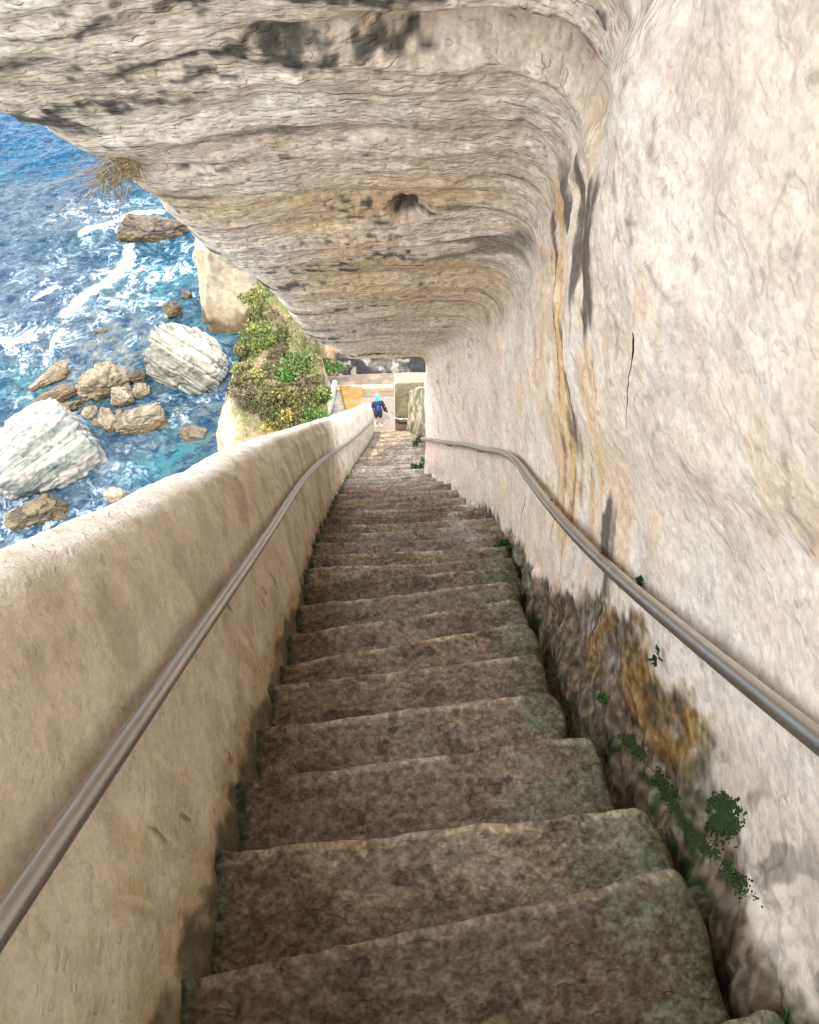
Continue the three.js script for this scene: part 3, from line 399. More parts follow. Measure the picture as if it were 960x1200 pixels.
// ------------------------------------------------------------------ the sea
const seaPix = (px, py) => onLevel(px, py, SEA);
const pxm = (px, py, n, Y = SEA) => n * depthOf(onLevel(px, py, Y)) / FOC;         // n pixels at that place in metres
{
  const X0 = -58, X1 = 4, Z0 = -112, Z1 = -26;
  const blobs = [[130, 330, 90, 1], [220, 310, 50, 1], [170, 375, 60, 0.8], [40, 400, 55, 1], [120, 255, 60, 0.9], [30, 610, 45, 1], [100, 590, 30, 0.7], [230, 350, 40, 0.7], [40, 340, 60, 0.5], [200, 480, 30, 0.7], [110, 470, 60, 0.5], [245, 470, 30, 0.5], [150, 540, 40, 0.45], [250, 420, 30, 0.6], [80, 300, 60, 0.55], [30, 470, 40, 0.5]].map(([a, b, r, k]) => { const p = seaPix(a, b), d = pxm(a, b, r); return [p.x, p.z, d, k]; });
  const line = (pts, w) => pts.map(([a, b], i) => { if (!i) return null; const p = seaPix(...pts[i - 1]), q = seaPix(a, b); return [p.x, p.z, q.x, q.z, pxm(a, b, w)]; }).filter(Boolean);
  const breakers = [...line([[152, 288], [146, 310], [128, 330], [104, 345], [76, 366]], 10), ...line([[96, 274], [130, 262], [160, 250], [186, 250]], 7), ...line([[40, 352], [66, 336]], 4), ...line([[74, 385], [60, 410]], 5), ...line([[0, 400], [40, 396]], 7)];
  const teal = [[205, 530, 30], [30, 455, 30], [255, 380, 40], [190, 330, 50], [170, 560, 30]].map(([a, b, r]) => { const p = seaPix(a, b); return [p.x, p.z, pxm(a, b, r)]; });
  const shallow = [[110, 440, 90], [230, 500, 60], [140, 400, 60]].map(([a, b, r]) => { const p = seaPix(a, b); return [p.x, p.z, pxm(a, b, r)]; });
  const foamAt = (x, z) => {
    const wx = x + 1.0 * (fb(x * 0.5, z * 0.5, 4) - 0.5) * 2, wz = z + 1.0 * (fb(x * 0.5 + 40, z * 0.5, 4) - 0.5) * 2;
    let m = 0.0; for (const b of blobs) { const d = ((x - b[0]) ** 2 + (z - b[1]) ** 2) / (b[2] * b[2]); if (d < 5) m = Math.max(m, b[3] * Math.exp(-d)); }
    m = Math.min(1, m + 0.05);
    const n1 = fb(wx * 0.6, wz * 0.6, 5), n2 = fb(wx * 1.3 + 9, wz * 1.1 + 4, 4), lace = fb(wx * 4.5, wz * 4.5, 3), net = cl(1 - Math.abs(2 * n1 - 1) * 8) * 0.25 + cl(1 - Math.abs(2 * n2 - 1) * 7) * 0.22, patch = ss(0.47, 0.66, n1 * 0.5 + fb(wx * 1.9 + 3, wz * 1.9, 4) * 0.5);
    let f = m * cl(net * ss(0.3, 0.65, lace) + 0.85 * patch * ss(0.30, 0.64, lace * 0.7 + 0.3 * fb(wx * 9, wz * 9, 2)));
    const bn = fb(wx * 1.6, wz * 1.6, 4) - 0.4;
    for (const l of breakers) { const dx = l[2] - l[0], dz = l[3] - l[1], t = cl(((x - l[0]) * dx + (z - l[1]) * dz) / (dx * dx + dz * dz)), d = Math.hypot(wx * 0.4 + x * 0.6 - l[0] - dx * t, wz * 0.4 + z * 0.6 - l[1] - dz * t); f = Math.max(f, ss(l[4] * 1.15, l[4] * 0.35, d + l[4] * 0.9 * bn)); }
    return cl(f * 1.25);
  };
  const gx = [-6000, -1500, -400, -150, -90], gz = [-6000, -1500, -400, -200, -140], N = 300;
  for (let i = 0; i <= N; i++) { gx.push(X0 + (X1 - X0) * i / N); gz.push(Z0 + (Z1 - Z0) * i / N); } gx.push(60, 400, 6000); gz.push(20, 200, 6000);
  const pos = [], uv = [], idx = [], W = gx.length;
  for (let j = 0; j < gz.length; j++) for (let i = 0; i < W; i++) {
    const x = gx[i], z = gz[j], inn = i > 5 && i < W - 4 && j > 5 && j < gz.length - 4;
    pos.push(x, SEA + (inn ? 0.55 * (fb(x * 0.22 + z * 0.1, z * 0.3, 4) - 0.5) + 0.25 * (rg(x * 0.7, z * 0.9, 2) - 0.5) : 0), z); uv.push((x - X0) / (X1 - X0), (z - Z0) / (Z1 - Z0));
  }
  for (let j = 0; j < gz.length - 1; j++) for (let i = 0; i < W - 1; i++) { const a = j * W + i, b = a + 1, c = a + W, d = c + 1; idx.push(a, c, b, b, c, d); }
  const g = new THREE.BufferGeometry(); g.setAttribute('position', new THREE.Float32BufferAttribute(pos, 3)); g.setAttribute('uv', new THREE.Float32BufferAttribute(uv, 2)); g.setIndex(idx); g.computeVertexNormals();
  const [m, b] = bake(1600, 1600, (u, v, o) => {
    const x = X0 + (X1 - X0) * u, z = Z0 + (Z1 - Z0) * v, C = [0.09, 0.20, 0.26];
    const far = ss(-74, -88, z + 4 * (fb(x * 0.2, z * 0.2, 3) - 0.5) - 0.25 * (x + 35)); mix3(C, 0.0, 0.21, 0.31, far);
    mix3(C, 0.22, 0.27, 0.31, (1 - far) * ss(0.4, 0.62, fb(x * 0.16, z * 0.16, 4)) * 0.8);
    for (const t of shallow) mix3(C, 0.33, 0.34, 0.31, 0.7 * Math.exp(-((x - t[0]) ** 2 + (z - t[1]) ** 2) / (t[2] * t[2])) * ss(0.35, 0.6, fb(x * 0.9, z * 0.9, 4)));
    for (const t of teal) mix3(C, 0.15, 0.36, 0.38, 0.75 * Math.exp(-((x - t[0]) ** 2 + (z - t[1]) ** 2) / (t[2] * t[2])) * ss(0.3, 0.55, fb(x * 0.7 + 5, z * 0.7, 3)));
    const dk = ss(0.5, 0.66, fb(x * 1.5 + z * 0.5, z * 1.8, 4)); mix3(C, 0.05, 0.13, 0.22, dk * 0.55);
    const lt = ss(0.56, 0.7, fb(x * 2.1 + 7, z * 2.6, 4)); mixc(C, far > 0.5 ? [0.02, 0.32, 0.42] : [0.28, 0.35, 0.39], lt * 0.5);
    const f = foamAt(x, z); mix3(C, 0.74, 0.77, 0.80, f);
    o[0] = C[0]; o[1] = C[1]; o[2] = C[2]; o[3] = 0.55 * fb(x * 1.4 + z * 0.4, z * 2, 4) + 0.3 * rg(x * 3.2, z * 4, 2) + 0.15 * f;
  });
  const sea = top('sea', shadows(new THREE.Mesh(g, new THREE.MeshPhysicalMaterial({ map: m, bumpMap: b, bumpScale: 0.30, roughness: 0.22, ior: 1.33, specularIntensity: 0.32 }))));
  tag(sea, 'blue sea with white foam breaking round the rocks', 'sea', null, 'structure');
}

// ------------------------------------------------------------------ rocks in the sea
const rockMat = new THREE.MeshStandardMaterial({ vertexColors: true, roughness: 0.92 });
const bedTex = bake(512, 512, (u, v, o) => { const n = fb(u * 40, v * 40, 4); o[0] = o[1] = o[2] = 0.5; o[3] = n; })[1]; bedTex.wrapS = bedTex.wrapT = THREE.RepeatWrapping;
function sphereGrid(n) { const g = new THREE.IcosahedronGeometry(1, n); return g; }
let rockNo = 0;
function seaRock(name, label, px, py, w, len, hgt, o = {}) {             // w, len, hgt in photo pixels at that place, turned into metres
  const c = seaPix(px, py), W = pxm(px, py, w) / 2, Ln = pxm(px, py, len) / 2, Hh = pxm(px, py, hgt) / 2, sd = (rockNo++) * 13.7;
  const { turn = 0, bed = [0.2, 1, 0.1], beds = 6, tint = [0.80, 0.76, 0.70], dark = [0.45, 0.42, 0.38], rough = 0.12, box = 0.6, wet = 0.25, det = 26, tip = 0, amp = 0.035, lump = 0.22 } = o;
  const g = sphereGrid(det); g.deleteAttribute('uv'); const p = g.attributes.position, B = new THREE.Vector3(...bed).normalize().applyQuaternion(new THREE.Quaternion().setFromEuler(new THREE.Euler(0, turn, o.roll ?? 0)).invert()).multiply(new THREE.Vector3(W, Hh, Ln)).normalize(), col = new Float32Array(p.count * 3), v = new THREE.Vector3();
  const PL = []; for (let i = 0; i < (o.planes ?? 15); i++) { const a = rnd() * 6.283, z = rr(-0.9, 1); const q = Math.sqrt(1 - z * z); PL.push([q * Math.cos(a), z, q * Math.sin(a), rr(0.72, 1.0) + (o.flat ?? 0)]); }
  const A1 = new THREE.Vector3(1, 0.3, 0.2).cross(B).normalize(), A2 = A1.clone().cross(B);
  for (let i = 0; i < p.count; i++) {
    v.fromBufferAttribute(p, i); const n = v.clone();
    const m = Math.max(Math.abs(n.x), Math.abs(n.y), Math.abs(n.z)); let rad = 1 + (1 / m - 1) * box; for (const q of PL) { const dt = n.x * q[0] + n.y * q[1] + n.z * q[2]; if (dt > 0.1) rad = Math.min(rad, q[3] / dt); } v.multiplyScalar(rad);
    let k = 1 + rough * (fb3(n.x * 1.3 + sd, n.y * 1.3, n.z * 1.3, 3) - 0.5) * 2 + lump * (fb3(n.x * 4 + sd, n.y * 4, n.z * 4, 4) - 0.5) - lump * 0.45 * ss(0.72, 0.92, 1 - Math.abs(2 * fb3(n.x * 2.3 + sd + 9, n.y * 2.3, n.z * 2.3, 3) - 1) * 1.6);
    const b = v.dot(B) * beds + 0.8 * fb3(n.x * 2 + sd, n.y * 2, n.z * 2, 2), fr = vn(b * 1.0, sd + 0.5 * v.dot(A1)) * 0.6 + vn(b * 2.7, sd + 0.8 * v.dot(A2)) * 0.4; k += amp * (fr - 0.5) * 2;
    v.multiplyScalar(k); v.x += tip * v.y * 0.5; v.set(v.x * W, v.y * Hh, v.z * Ln); p.setXYZ(i, v.x, v.y, v.z);
    const C = tint.slice(), q = fb3(n.x * 6 + sd, n.y * 6, n.z * 6, 4); mixc(C, dark, ss(0.5, 0.36, fr) * 0.6 + ss(0.55, 0.7, q) * 0.5); const gr = (fb3(n.x * 20, n.y * 20, n.z * 20 + sd, 2) - 0.5) * 0.2;
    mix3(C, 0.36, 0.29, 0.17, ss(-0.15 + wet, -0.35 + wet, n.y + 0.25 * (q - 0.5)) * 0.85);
    col[i * 3] = s2l(cl(C[0] + gr)); col[i * 3 + 1] = s2l(cl(C[1] + gr)); col[i * 3 + 2] = s2l(cl(C[2] + gr));
  }
  g.setAttribute('color', new THREE.BufferAttribute(col, 3)); 
  const gi = weld(g); gi.computeVertexNormals();
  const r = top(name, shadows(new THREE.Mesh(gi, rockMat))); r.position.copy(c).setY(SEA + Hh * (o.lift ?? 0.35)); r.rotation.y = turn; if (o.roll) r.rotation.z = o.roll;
  tag(r, label, 'rock', 'rocks in the sea below the cliff'); return r;
}
function weld(g) {                                     // join equal corner points so that the surface shades smoothly
  const p = g.attributes.position, c = g.attributes.color, map = new Map(), pos = [], col = [], idx = [];
  for (let i = 0; i < p.count; i++) { const key = Math.round(p.getX(i) * 5000) + '_' + Math.round(p.getY(i) * 5000) + '_' + Math.round(p.getZ(i) * 5000); let k = map.get(key); if (k === undefined) { k = pos.length / 3; map.set(key, k); pos.push(p.getX(i), p.getY(i), p.getZ(i)); if (c) col.push(c.getX(i), c.getY(i), c.getZ(i)); } idx.push(k); }
  const r = new THREE.BufferGeometry(); r.setAttribute('position', new THREE.Float32BufferAttribute(pos, 3)); if (c) r.setAttribute('color', new THREE.Float32BufferAttribute(col, 3)); r.setIndex(idx); return r;
}
const OC = { tint: [0.49, 0.445, 0.37], dark: [0.32, 0.28, 0.22] }, BR = { tint: [0.36, 0.315, 0.25], dark: [0.19, 0.165, 0.125] };
seaRock('sea_boulder', 'huge pale boulder with deep parallel grooves standing in foam beside the parapet', 56, 546, 128, 92, 96, { turn: 0.62, roll: 0.2, bed: [-0.64, 0.5, -0.6], beds: 11, tint: [0.54, 0.52, 0.49], dark: [0.31, 0.345, 0.325], det: 52, lump: 0.12, box: 0.5, planes: 7, flat: 0.12, rough: 0.14, amp: 0.03, wet: -0.25 });
seaRock('sea_boulder', 'white boulder covered in fine jagged ridges next to the scrubby headland', 222, 436, 96, 66, 84, { turn: -0.5, roll: -0.3, bed: [0.57, 0.51, -0.64], beds: 13, tint: [0.57, 0.545, 0.50], dark: [0.33, 0.34, 0.30], det: 52, lump: 0.14, planes: 6, flat: 0.14, rough: 0.14, amp: 0.05, box: 0.25, wet: -0.45 });
seaRock('sea_rock', 'squarish ochre rock, tallest of the cluster between the two boulders', 124, 456, 58, 44, 56, { turn: 0.3, ...OC, tint: [0.50, 0.445, 0.36], box: 0.8, rough: 0.14, wet: 0 });
seaRock('sea_rock', 'small pale rock leaning on the squarish ochre rock', 146, 472, 26, 22, 36, { ...OC, tint: [0.54, 0.49, 0.42], box: 0.6 });
seaRock('sea_rock', 'flat ochre rock sloping into dark blue water, at the open edge of the cluster', 165, 498, 60, 34, 34, { turn: 0.3, roll: 0.2, ...OC, box: 0.7 });
seaRock('sea_rock', 'thin light brown slab alone in the water past the squarish rock', 60, 446, 52, 15, 22, { turn: 0.55, roll: 0.15, ...OC, box: 0.9, bed: [0, 0.3, 1] });
seaRock('sea_rock', 'upper of two parallel brown slabs lying between slab and grooved boulder', 70, 470, 56, 16, 26, { turn: 0.5, ...OC, tint: [0.43, 0.375, 0.295], box: 0.9, bed: [0, 0.3, 1] });
seaRock('sea_rock', 'lower of two parallel brown slabs touching the grooved boulder', 68, 487, 62, 16, 26, { turn: 0.45, ...OC, tint: [0.43, 0.375, 0.29], box: 0.9, bed: [0, 0.3, 1] });
seaRock('sea_rock', 'small wet brown block on the seaward side of the squarish rock', 163, 444, 22, 16, 18, { ...BR, box: 0.8, turn: 0.6 });
seaRock('sea_rock', 'small ochre block between the wet brown block and the flat sloping rock', 167, 462, 20, 22, 22, { ...OC, box: 0.8 });
for (const [a, b, w, l] of [[108, 486, 22, 'ochre stone between the lower brown slab and the heap of stones'], [125, 490, 24, 'middle ochre stone of the heap between squarish rock and flat rock'], [133, 498, 26, 'largest ochre stone of the heap, against the flat sloping rock'], [116, 497, 16, 'small ochre stone of the heap on the side of the grooved boulder'], [140, 486, 14, 'smallest stone of the heap, tucked under the small pale rock']]) seaRock('sea_stone', l, a, b, w, w * 0.7, w * 0.8, { ...OC, det: 10, box: 0.6, turn: a });
seaRock('sea_rock', 'small dark round rock alone near the white outcrop', 204, 367, 22, 17, 22, { ...BR, turn: 0.7, det: 14 });
seaRock('sea_rock', 'dark brown wedge rock with white surf breaking against it', 182, 276, 82, 34, 40, { turn: 0.15, roll: -0.1, ...BR, tint: [0.36, 0.32, 0.265], box: 0.7 });
seaRock('sea_rock', 'low brown rock washed by foam under the parapet', 45, 605, 66, 34, 34, { turn: 0.4, roll: 0.1, ...BR, tint: [0.38, 0.34, 0.25], box: 0.6 });
seaRock('sea_rock', 'mostly submerged brown rock beside the headland foot', 226, 508, 36, 22, 14, { ...BR, lift: -0.1 });
seaRock('sea_rock', 'tiny awash rock in open water far from others', 118, 390, 18, 10, 12, { ...BR, tint: [0.36, 0.31, 0.27], det: 8, lift: 0 });
seaRock('sea_rock', 'tiny brown rock beside the small dark round rock', 219, 348, 14, 10, 12, { ...BR, det: 8 });
seaRock('sea_rock', 'pale rock peeking over the parapet top', 138, 584, 26, 20, 26, { ...OC, tint: [0.54, 0.49, 0.42], det: 12 });
seaRock('sea_rock', 'small brown stone in foam beside the low brown rock', 72, 607, 16, 12, 12, { ...BR, det: 8 });

// ------------------------------------------------------------------ headland, outcrop and the ground beyond the stairs
const headY = -24;
{
  const out = [[-5.4, -35.5], [-5.5, -33.5], [-5.65, -31], [-5.8, -29], [-6.1, -27.2], [-6.35, -25.6], [-6.5, -24.2], [-6.2, -22.7], [-5.6, -21.6], [-4.4, -20.6], [-3.0, -20.8], [-2.2, -22.3], [-2.05, -24.5], [-2.2, -27], [-2.6, -30], [-2.9, -33], [-3.4, -36], [-4.6, -36.6]];
  const crv = new THREE.CatmullRomCurve3(out.map(([x, z]) => new THREE.Vector3(x, 0, z)), true, 'centripetal'), cx = -4.2;
  const base = (u, v) => { const p = crv.getPoint(u % 1), cz = Math.max(-34, Math.min(-22.5, p.z)); if (v < 0.45) { const k = v / 0.45, x = cx + (p.x - cx) * k, z = cz + (p.z - cz) * k; return [x, headY + 0.5 * (fb(x * 0.6, z * 0.6, 3) - 0.4) - 0.35 * Math.pow(k, 4), z]; } const k = (v - 0.45) / 0.55; const x = p.x + (p.x - cx) * 0.5 * Math.pow(k, 0.8) * 0.7, z = p.z + (p.z - cz) * 0.35 * k; return [x, headY - 0.15 - 23 * Math.pow(k, 1.15), z]; };
  const g = surface({ nu: 320, nv: 240, base, world: true, flip: 1, disp: (x, y, z) => -0.5 * (fb3(x * 0.7, y * 0.35, z * 0.7, 4) - 0.5) * ss(-24.0, -24.6, y) - 0.15 * (fb3(x * 3, y * 1.5, z * 3, 3) - 0.5) - 0.25 * (rg(y * 0.9, x * 0.3, 2) - 0.5) * ss(-24.3, -25, y),
    vcol: (x, y, z, o, X, Y) => { const C = [0.60, 0.545, 0.465], n = fb3(x * 2, y * 2, z * 2, 4), topk = ss(-24.9, -24.2, y + 0.5 * (fb(x * 1.2, z * 1.2, 3) - 0.5)) * ss(-6.15, -5.6, x + 0.8 * (fb(x * 1.5, z * 1.5, 3) - 0.5)); mix3(C, 0.56, 0.49, 0.39, ss(0.5, 0.65, n) * 0.6); const T = [0.46, 0.41, 0.31]; mix3(T, 0.33, 0.35, 0.19, ss(0.40, 0.54, fb(x * 1.4, z * 1.4, 4))); mix3(T, 0.50, 0.42, 0.33, ss(0.58, 0.70, fb(x * 0.9 + 8, z * 0.9, 4)) * 0.9); mixc(C, T, topk); mix3(C, 0.60, 0.48, 0.37, ss(-23.2, -22.3, z) * topk * 0.8); const gr = (fb3(x * 9, y * 9, z * 9, 3) - 0.5) * 0.22; o[0] = C[0] + gr; o[1] = C[1] + gr; o[2] = C[2] + gr; } });
  tag(top('headland', shadows(new THREE.Mesh(g, new THREE.MeshStandardMaterial({ vertexColors: true, roughness: 0.95, side: THREE.DoubleSide })))), 'white limestone headland with scrub on top beside the sea', 'headland', null, 'structure');
}
{
  const c = seaPix(268, 392), W = pxm(260, 392, 34);
  const g = surface({ nu: 160, nv: 160, world: true, flip: 1, base: (u, v) => { const a = u * Math.PI * 2, e = 0.75, r = Math.pow(Math.pow(Math.abs(Math.cos(a)), 4) + Math.pow(Math.abs(Math.sin(a)), 4), -0.25), k = v < 0.8 ? 1 - 0.18 * v - 0.12 * ss(0.1, 0, v) : (1 - 0.144) * (1 - (v - 0.8) / 0.2), y = v < 0.8 ? v / 0.8 * 9 : 9 + 0.8 * Math.sin((v - 0.8) / 0.2 * 1.57); return [c.x + 0.6 + Math.cos(a) * r * W * k, SEA - 1 + y, c.z - 2 + Math.sin(a) * r * W * 1.1 * k * e]; },
    disp: (x, y, z) => 0.7 * (fb3(x * 0.6, y * 0.25, z * 0.6, 4) - 0.5) - 0.55 * ss(0.72, 0.95, rg(x * 0.8 + z * 0.3, y * 0.06, 2)) + 0.2 * (fb3(x * 2.4, y * 1.4, z * 2.4, 3) - 0.5),
    vcol: (x, y, z, o) => { const C = [0.62, 0.565, 0.48], n = fb3(x, y * 0.4, z, 4); mix3(C, 0.60, 0.53, 0.43, ss(0.48, 0.64, n) * 0.7); mix3(C, 0.36, 0.30, 0.20, ss(SEA + 2.2, SEA + 1.0, y + 3.4 * (n - 0.5)) * 0.9); const gr = (fb3(x * 4, y * 4, z * 4, 3) - 0.5) * 0.18; o[0] = C[0] + gr; o[1] = C[1] + gr; o[2] = C[2] + gr; } });
  tag(top('sea_outcrop', shadows(new THREE.Mesh(g, new THREE.MeshStandardMaterial({ vertexColors: true, roughness: 0.95, side: THREE.DoubleSide })))), 'tall cream rock outcrop with vertical cracks and brown waterline behind the headland', 'rock');
}
// terrace beyond the landing and the dark hillside behind it
const terrY = (x, z) => -24.4 - 0.36 * (-23 - z);
{
  const g = surface({ nu: 150, nv: 150, world: true, flip: -1, base: (u, v) => { const x = -3.6 + 11 * u, z = -22.6 - 7.2 * v; return [x, terrY(x, z), z]; }, disp: (x, y, z) => 0.12 * (fb(x * 1.2, z * 1.2, 4) - 0.5),
    vcol: (x, y, z, o) => { const C = [0.43, 0.38, 0.32], n = fb(x * 1.6, z * 1.6, 4); mix3(C, 0.58, 0.50, 0.42, ss(0.5, 0.65, n) * 0.6); mix3(C, 0.34, 0.35, 0.26, ss(0.4, 0.55, fb(x * 2 + 4, z * 2, 3)) * bump1(x, 0.0, 0.7) * bump1(z, -28.3, 0.4)); const gr = (fb(x * 12, z * 12, 3) - 0.5) * 0.15; o[0] = C[0] + gr; o[1] = C[1] + gr; o[2] = C[2] + gr; } });
  tag(top('terrace_ground', shadows(new THREE.Mesh(g, rockMat))), 'pale bare ground beyond the end of the stairs', 'ground', null, 'structure');
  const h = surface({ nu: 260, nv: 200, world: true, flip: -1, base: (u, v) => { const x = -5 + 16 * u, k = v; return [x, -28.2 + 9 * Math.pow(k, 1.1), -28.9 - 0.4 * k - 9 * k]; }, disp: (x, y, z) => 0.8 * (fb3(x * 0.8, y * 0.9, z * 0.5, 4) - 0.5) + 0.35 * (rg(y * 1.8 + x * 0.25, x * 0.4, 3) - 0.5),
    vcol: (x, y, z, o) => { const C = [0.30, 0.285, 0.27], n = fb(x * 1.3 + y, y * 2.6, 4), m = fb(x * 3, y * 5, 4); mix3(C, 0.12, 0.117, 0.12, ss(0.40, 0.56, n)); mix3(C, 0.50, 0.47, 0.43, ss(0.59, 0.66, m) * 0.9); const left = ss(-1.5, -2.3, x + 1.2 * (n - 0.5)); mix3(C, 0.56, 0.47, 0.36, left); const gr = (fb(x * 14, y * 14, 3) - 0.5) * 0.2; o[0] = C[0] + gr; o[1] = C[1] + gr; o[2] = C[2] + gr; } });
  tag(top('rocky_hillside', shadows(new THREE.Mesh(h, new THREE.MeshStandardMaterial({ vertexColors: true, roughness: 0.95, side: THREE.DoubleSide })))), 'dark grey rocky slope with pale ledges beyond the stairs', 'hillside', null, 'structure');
}
// slabs and low walls of the continuing path, laid on the terrace
function onTerrace(px, py, lift = 0) { const r = ray(px, py); let t = 20; for (; t < 70; t += 0.02) { const x = r.x * t, z = r.z * t; if (r.y * t < terrY(x, z) + lift) break; } return r.multiplyScalar(t); }
function slab(name, label, cat, corners, thick, col, vary) {                     // a thick, slightly rough slab over four terrace points
  const c = corners.map((q) => onTerrace(...q)), n = 40;
  const base = (u, v) => { const f = (m) => (c[0][m] * (1 - u) + c[1][m] * u) * (1 - v) + (c[3][m] * (1 - u) + c[2][m] * u) * v; return [f('x'), f('y'), f('z')]; };
  const pos = [], idx = [], cc = [];
  for (let j = 0; j <= n + 2; j++) for (let i = 0; i <= n + 2; i++) {
    const u = cl((i - 1) / n), v = cl((j - 1) / n), b = base(u, v), rim = i === 0 || j === 0 || i === n + 2 || j === n + 2, ed = Math.min(u, 1 - u, v, 1 - v);
    pos.push(b[0], b[1] + (rim ? -0.6 : thick * (0.8 + 0.2 * ss(0, 0.06, ed)) + 0.05 * (fb(b[0] * 4, b[2] * 4, 3) - 0.5)), b[2]);
    const o = col.slice(); vary(b[0], b[2], o, u, v); const gr = (fb(b[0] * 10, b[2] * 10, 3) - 0.5) * 0.14; cc.push(s2l(cl(o[0] + gr)), s2l(cl(o[1] + gr)), s2l(cl(o[2] + gr)));
  }
  const W = n + 3; for (let j = 0; j < n + 2; j++) for (let i = 0; i < n + 2; i++) { const a = j * W + i; idx.push(a, a + W, a + 1, a + 1, a + W, a + W + 1); }
  const g = new THREE.BufferGeometry(); g.setAttribute('position', new THREE.Float32BufferAttribute(pos, 3)); g.setAttribute('color', new THREE.Float32BufferAttribute(cc, 3)); g.setIndex(idx); g.computeVertexNormals();
  const m = new THREE.MeshStandardMaterial({ vertexColors: true, roughness: 0.95, side: THREE.DoubleSide });
  return tag(top(name, shadows(new THREE.Mesh(g, m))), label, cat);
}
slab('stained_rock_slope', 'ochre stained rock face beyond the stair landing', 'rock face', [[408, 497], [437, 499], [424, 459], [398, 457]], 0.35, [0.52, 0.37, 0.17], (x, z, o) => { mix3(o, 0.54, 0.44, 0.32, ss(0.48, 0.62, fb(x * 1.6, z * 1.6, 4)) * 0.8); mix3(o, 0.50, 0.42, 0.14, ss(0.56, 0.66, fb(x * 3 + 5, z * 3, 3)) * 0.6); });
slab('lower_path', 'pale grey path continuing down between white kerb wall and ochre rock', 'path', [[388, 500], [412, 498], [399, 457], [393, 456]], 0.12, [0.50, 0.48, 0.45], (x, z, o) => mix3(o, 0.5, 0.48, 0.44, ss(0.5, 0.6, fb(x * 3, z * 3, 3)) * 0.6));
slab('low_kerb_wall', 'narrow white low wall along the continuing path above the sea', 'wall', [[380, 502], [385, 502], [396, 456], [392, 456]], 0.7, [0.74, 0.70, 0.63], (x, z, o) => mix3(o, 0.65, 0.7, 0.62, ss(0.5, 0.6, fb(x * 3, z * 3, 3)) * 0.5));
slab('stone_ledge', 'thin cream stone ledge running along the foot of the dark hillside', 'ledge', [[390, 461], [470, 458], [470, 454], [390, 456]], 0.25, [0.66, 0.60, 0.49], (x, z, o) => mix3(o, 0.7, 0.62, 0.5, ss(0.5, 0.6, fb(x * 4, z * 4, 3)) * 0.6));
// recessed rock on the right past the overhang, and the pale facing block by the landing
{
  const xr = (s) => lerpTab([[11, 1.5], [13, 1.15], [18, 1.08], [24, 1.0], [28, 0.95]], s);
  const g = surface({ nu: 160, nv: 60, flip: 1, base: (u, v) => { const s = 11.2 + 16.6 * u; return [s, xr(s) + 0.15 * v * v + (v > 0.9 ? (v - 0.9) * 12 : 0), -0.8 + 2.6 * Math.min(1, v / 0.9)]; }, disp: (s, x, h) => 0.16 * (fb(s * 1.4, h * 1.4, 4) - 0.5) + 0.05 * (rg(s * 5, h * 4, 3) - 0.5), vcol: (s, x, h, o) => { const C = [0.70, 0.62, 0.52]; mix3(C, 0.42, 0.38, 0.30, ss(0.45, 0.6, fb(s * 2, h * 2, 4)) * 0.7); mix3(C, 0.24, 0.30, 0.13, ss(0.5, 0.62, fb(s * 2.5 + 4, h * 3, 4)) * 0.7); o[0] = C[0]; o[1] = C[1]; o[2] = C[2]; } });
  tag(top('rock_bank', shadows(new THREE.Mesh(g, new THREE.MeshStandardMaterial({ vertexColors: true, roughness: 0.95, side: THREE.DoubleSide })))), 'low recessed rock bank with greenery beyond the end of the overhang', 'rock bank', null, 'structure');
  const g2 = surface({ nu: 60, nv: 70, flip: 1, base: (u, v) => { const x = 0.62 + 1.6 * u; return v < 0.75 ? [26.6, x + (u === 0 ? 0 : 0), -1.0 + 3.2 * v / 0.75] : [26.6 + 0.7 * (v - 0.75) / 0.25, x, 2.2 + 0.47 * (v - 0.75) / 0.25]; }, disp: (s, x, h) => 0.07 * (fb(x * 2.2, h * 2.2 + s, 4) - 0.5), vcol: (s, x, h, o) => { const C = [0.50, 0.45, 0.375]; mix3(C, 0.44, 0.47, 0.38, ss(0.48, 0.62, fb(x * 3, h * 3, 4)) * 0.7); mix3(C, 0.62, 0.57, 0.48, ss(0.55, 0.7, fb(x * 2 + 7, h * 2, 3)) * 0.7); const gr = (fb(x * 16, h * 16, 2) - 0.5) * 0.12; o[0] = C[0] + gr; o[1] = C[1] + gr; o[2] = C[2] + gr; } });
  const gs = surface({ nu: 20, nv: 50, flip: -1, base: (u, v) => [26.6 + 0.7 * u, 0.62, -1.0 + (3.2 + 0.47 * u) * v], disp: (s, x, h) => 0.04 * (fb(s * 2.2, h * 2.2, 3) - 0.5), vcol: (s, x, h, o) => { o[0] = 0.72; o[1] = 0.66; o[2] = 0.55; } });
  const w = top('facing_wall', new THREE.Group()); tag(w, 'pale beige end wall crossed by a short rail beside the landing', 'wall');
  const fm = new THREE.MeshStandardMaterial({ vertexColors: true, roughness: 0.95, side: THREE.DoubleSide }); part('face', g2, fm, w); part('side', gs, fm, w);
  handrail('short steel rail across the pale end wall by the landing', [P(28.4, 0.55, 0.95), P(27.2, 0.56, 0.85), P(26.45, 0.68, 0.6), P(26.4, 1.0, 0.58), P(26.4, 1.5, 0.58)], 0.025, [], []);
  const lg = surface({ nu: 20, nv: 20, world: true, flip: -1, base: (u, v) => [-0.6 + 1.8 * u, -H0 - 30.3 * SS + sag(30.3) - 0.02 - (v > 0.95 ? 2.5 : 0), -30.15 * CS - 2.2 * v], disp: (x, y, z) => 0.02 * (fb(x * 4, z * 4, 3) - 0.5), vcol: (x, y, z, o) => { const k = 0.1 * (fb(x * 5, z * 5, 3) - 0.5); o[0] = 0.45 + k; o[1] = 0.40 + k; o[2] = 0.35 + k; } });
  part('landing', lg, fm, stairs);
}

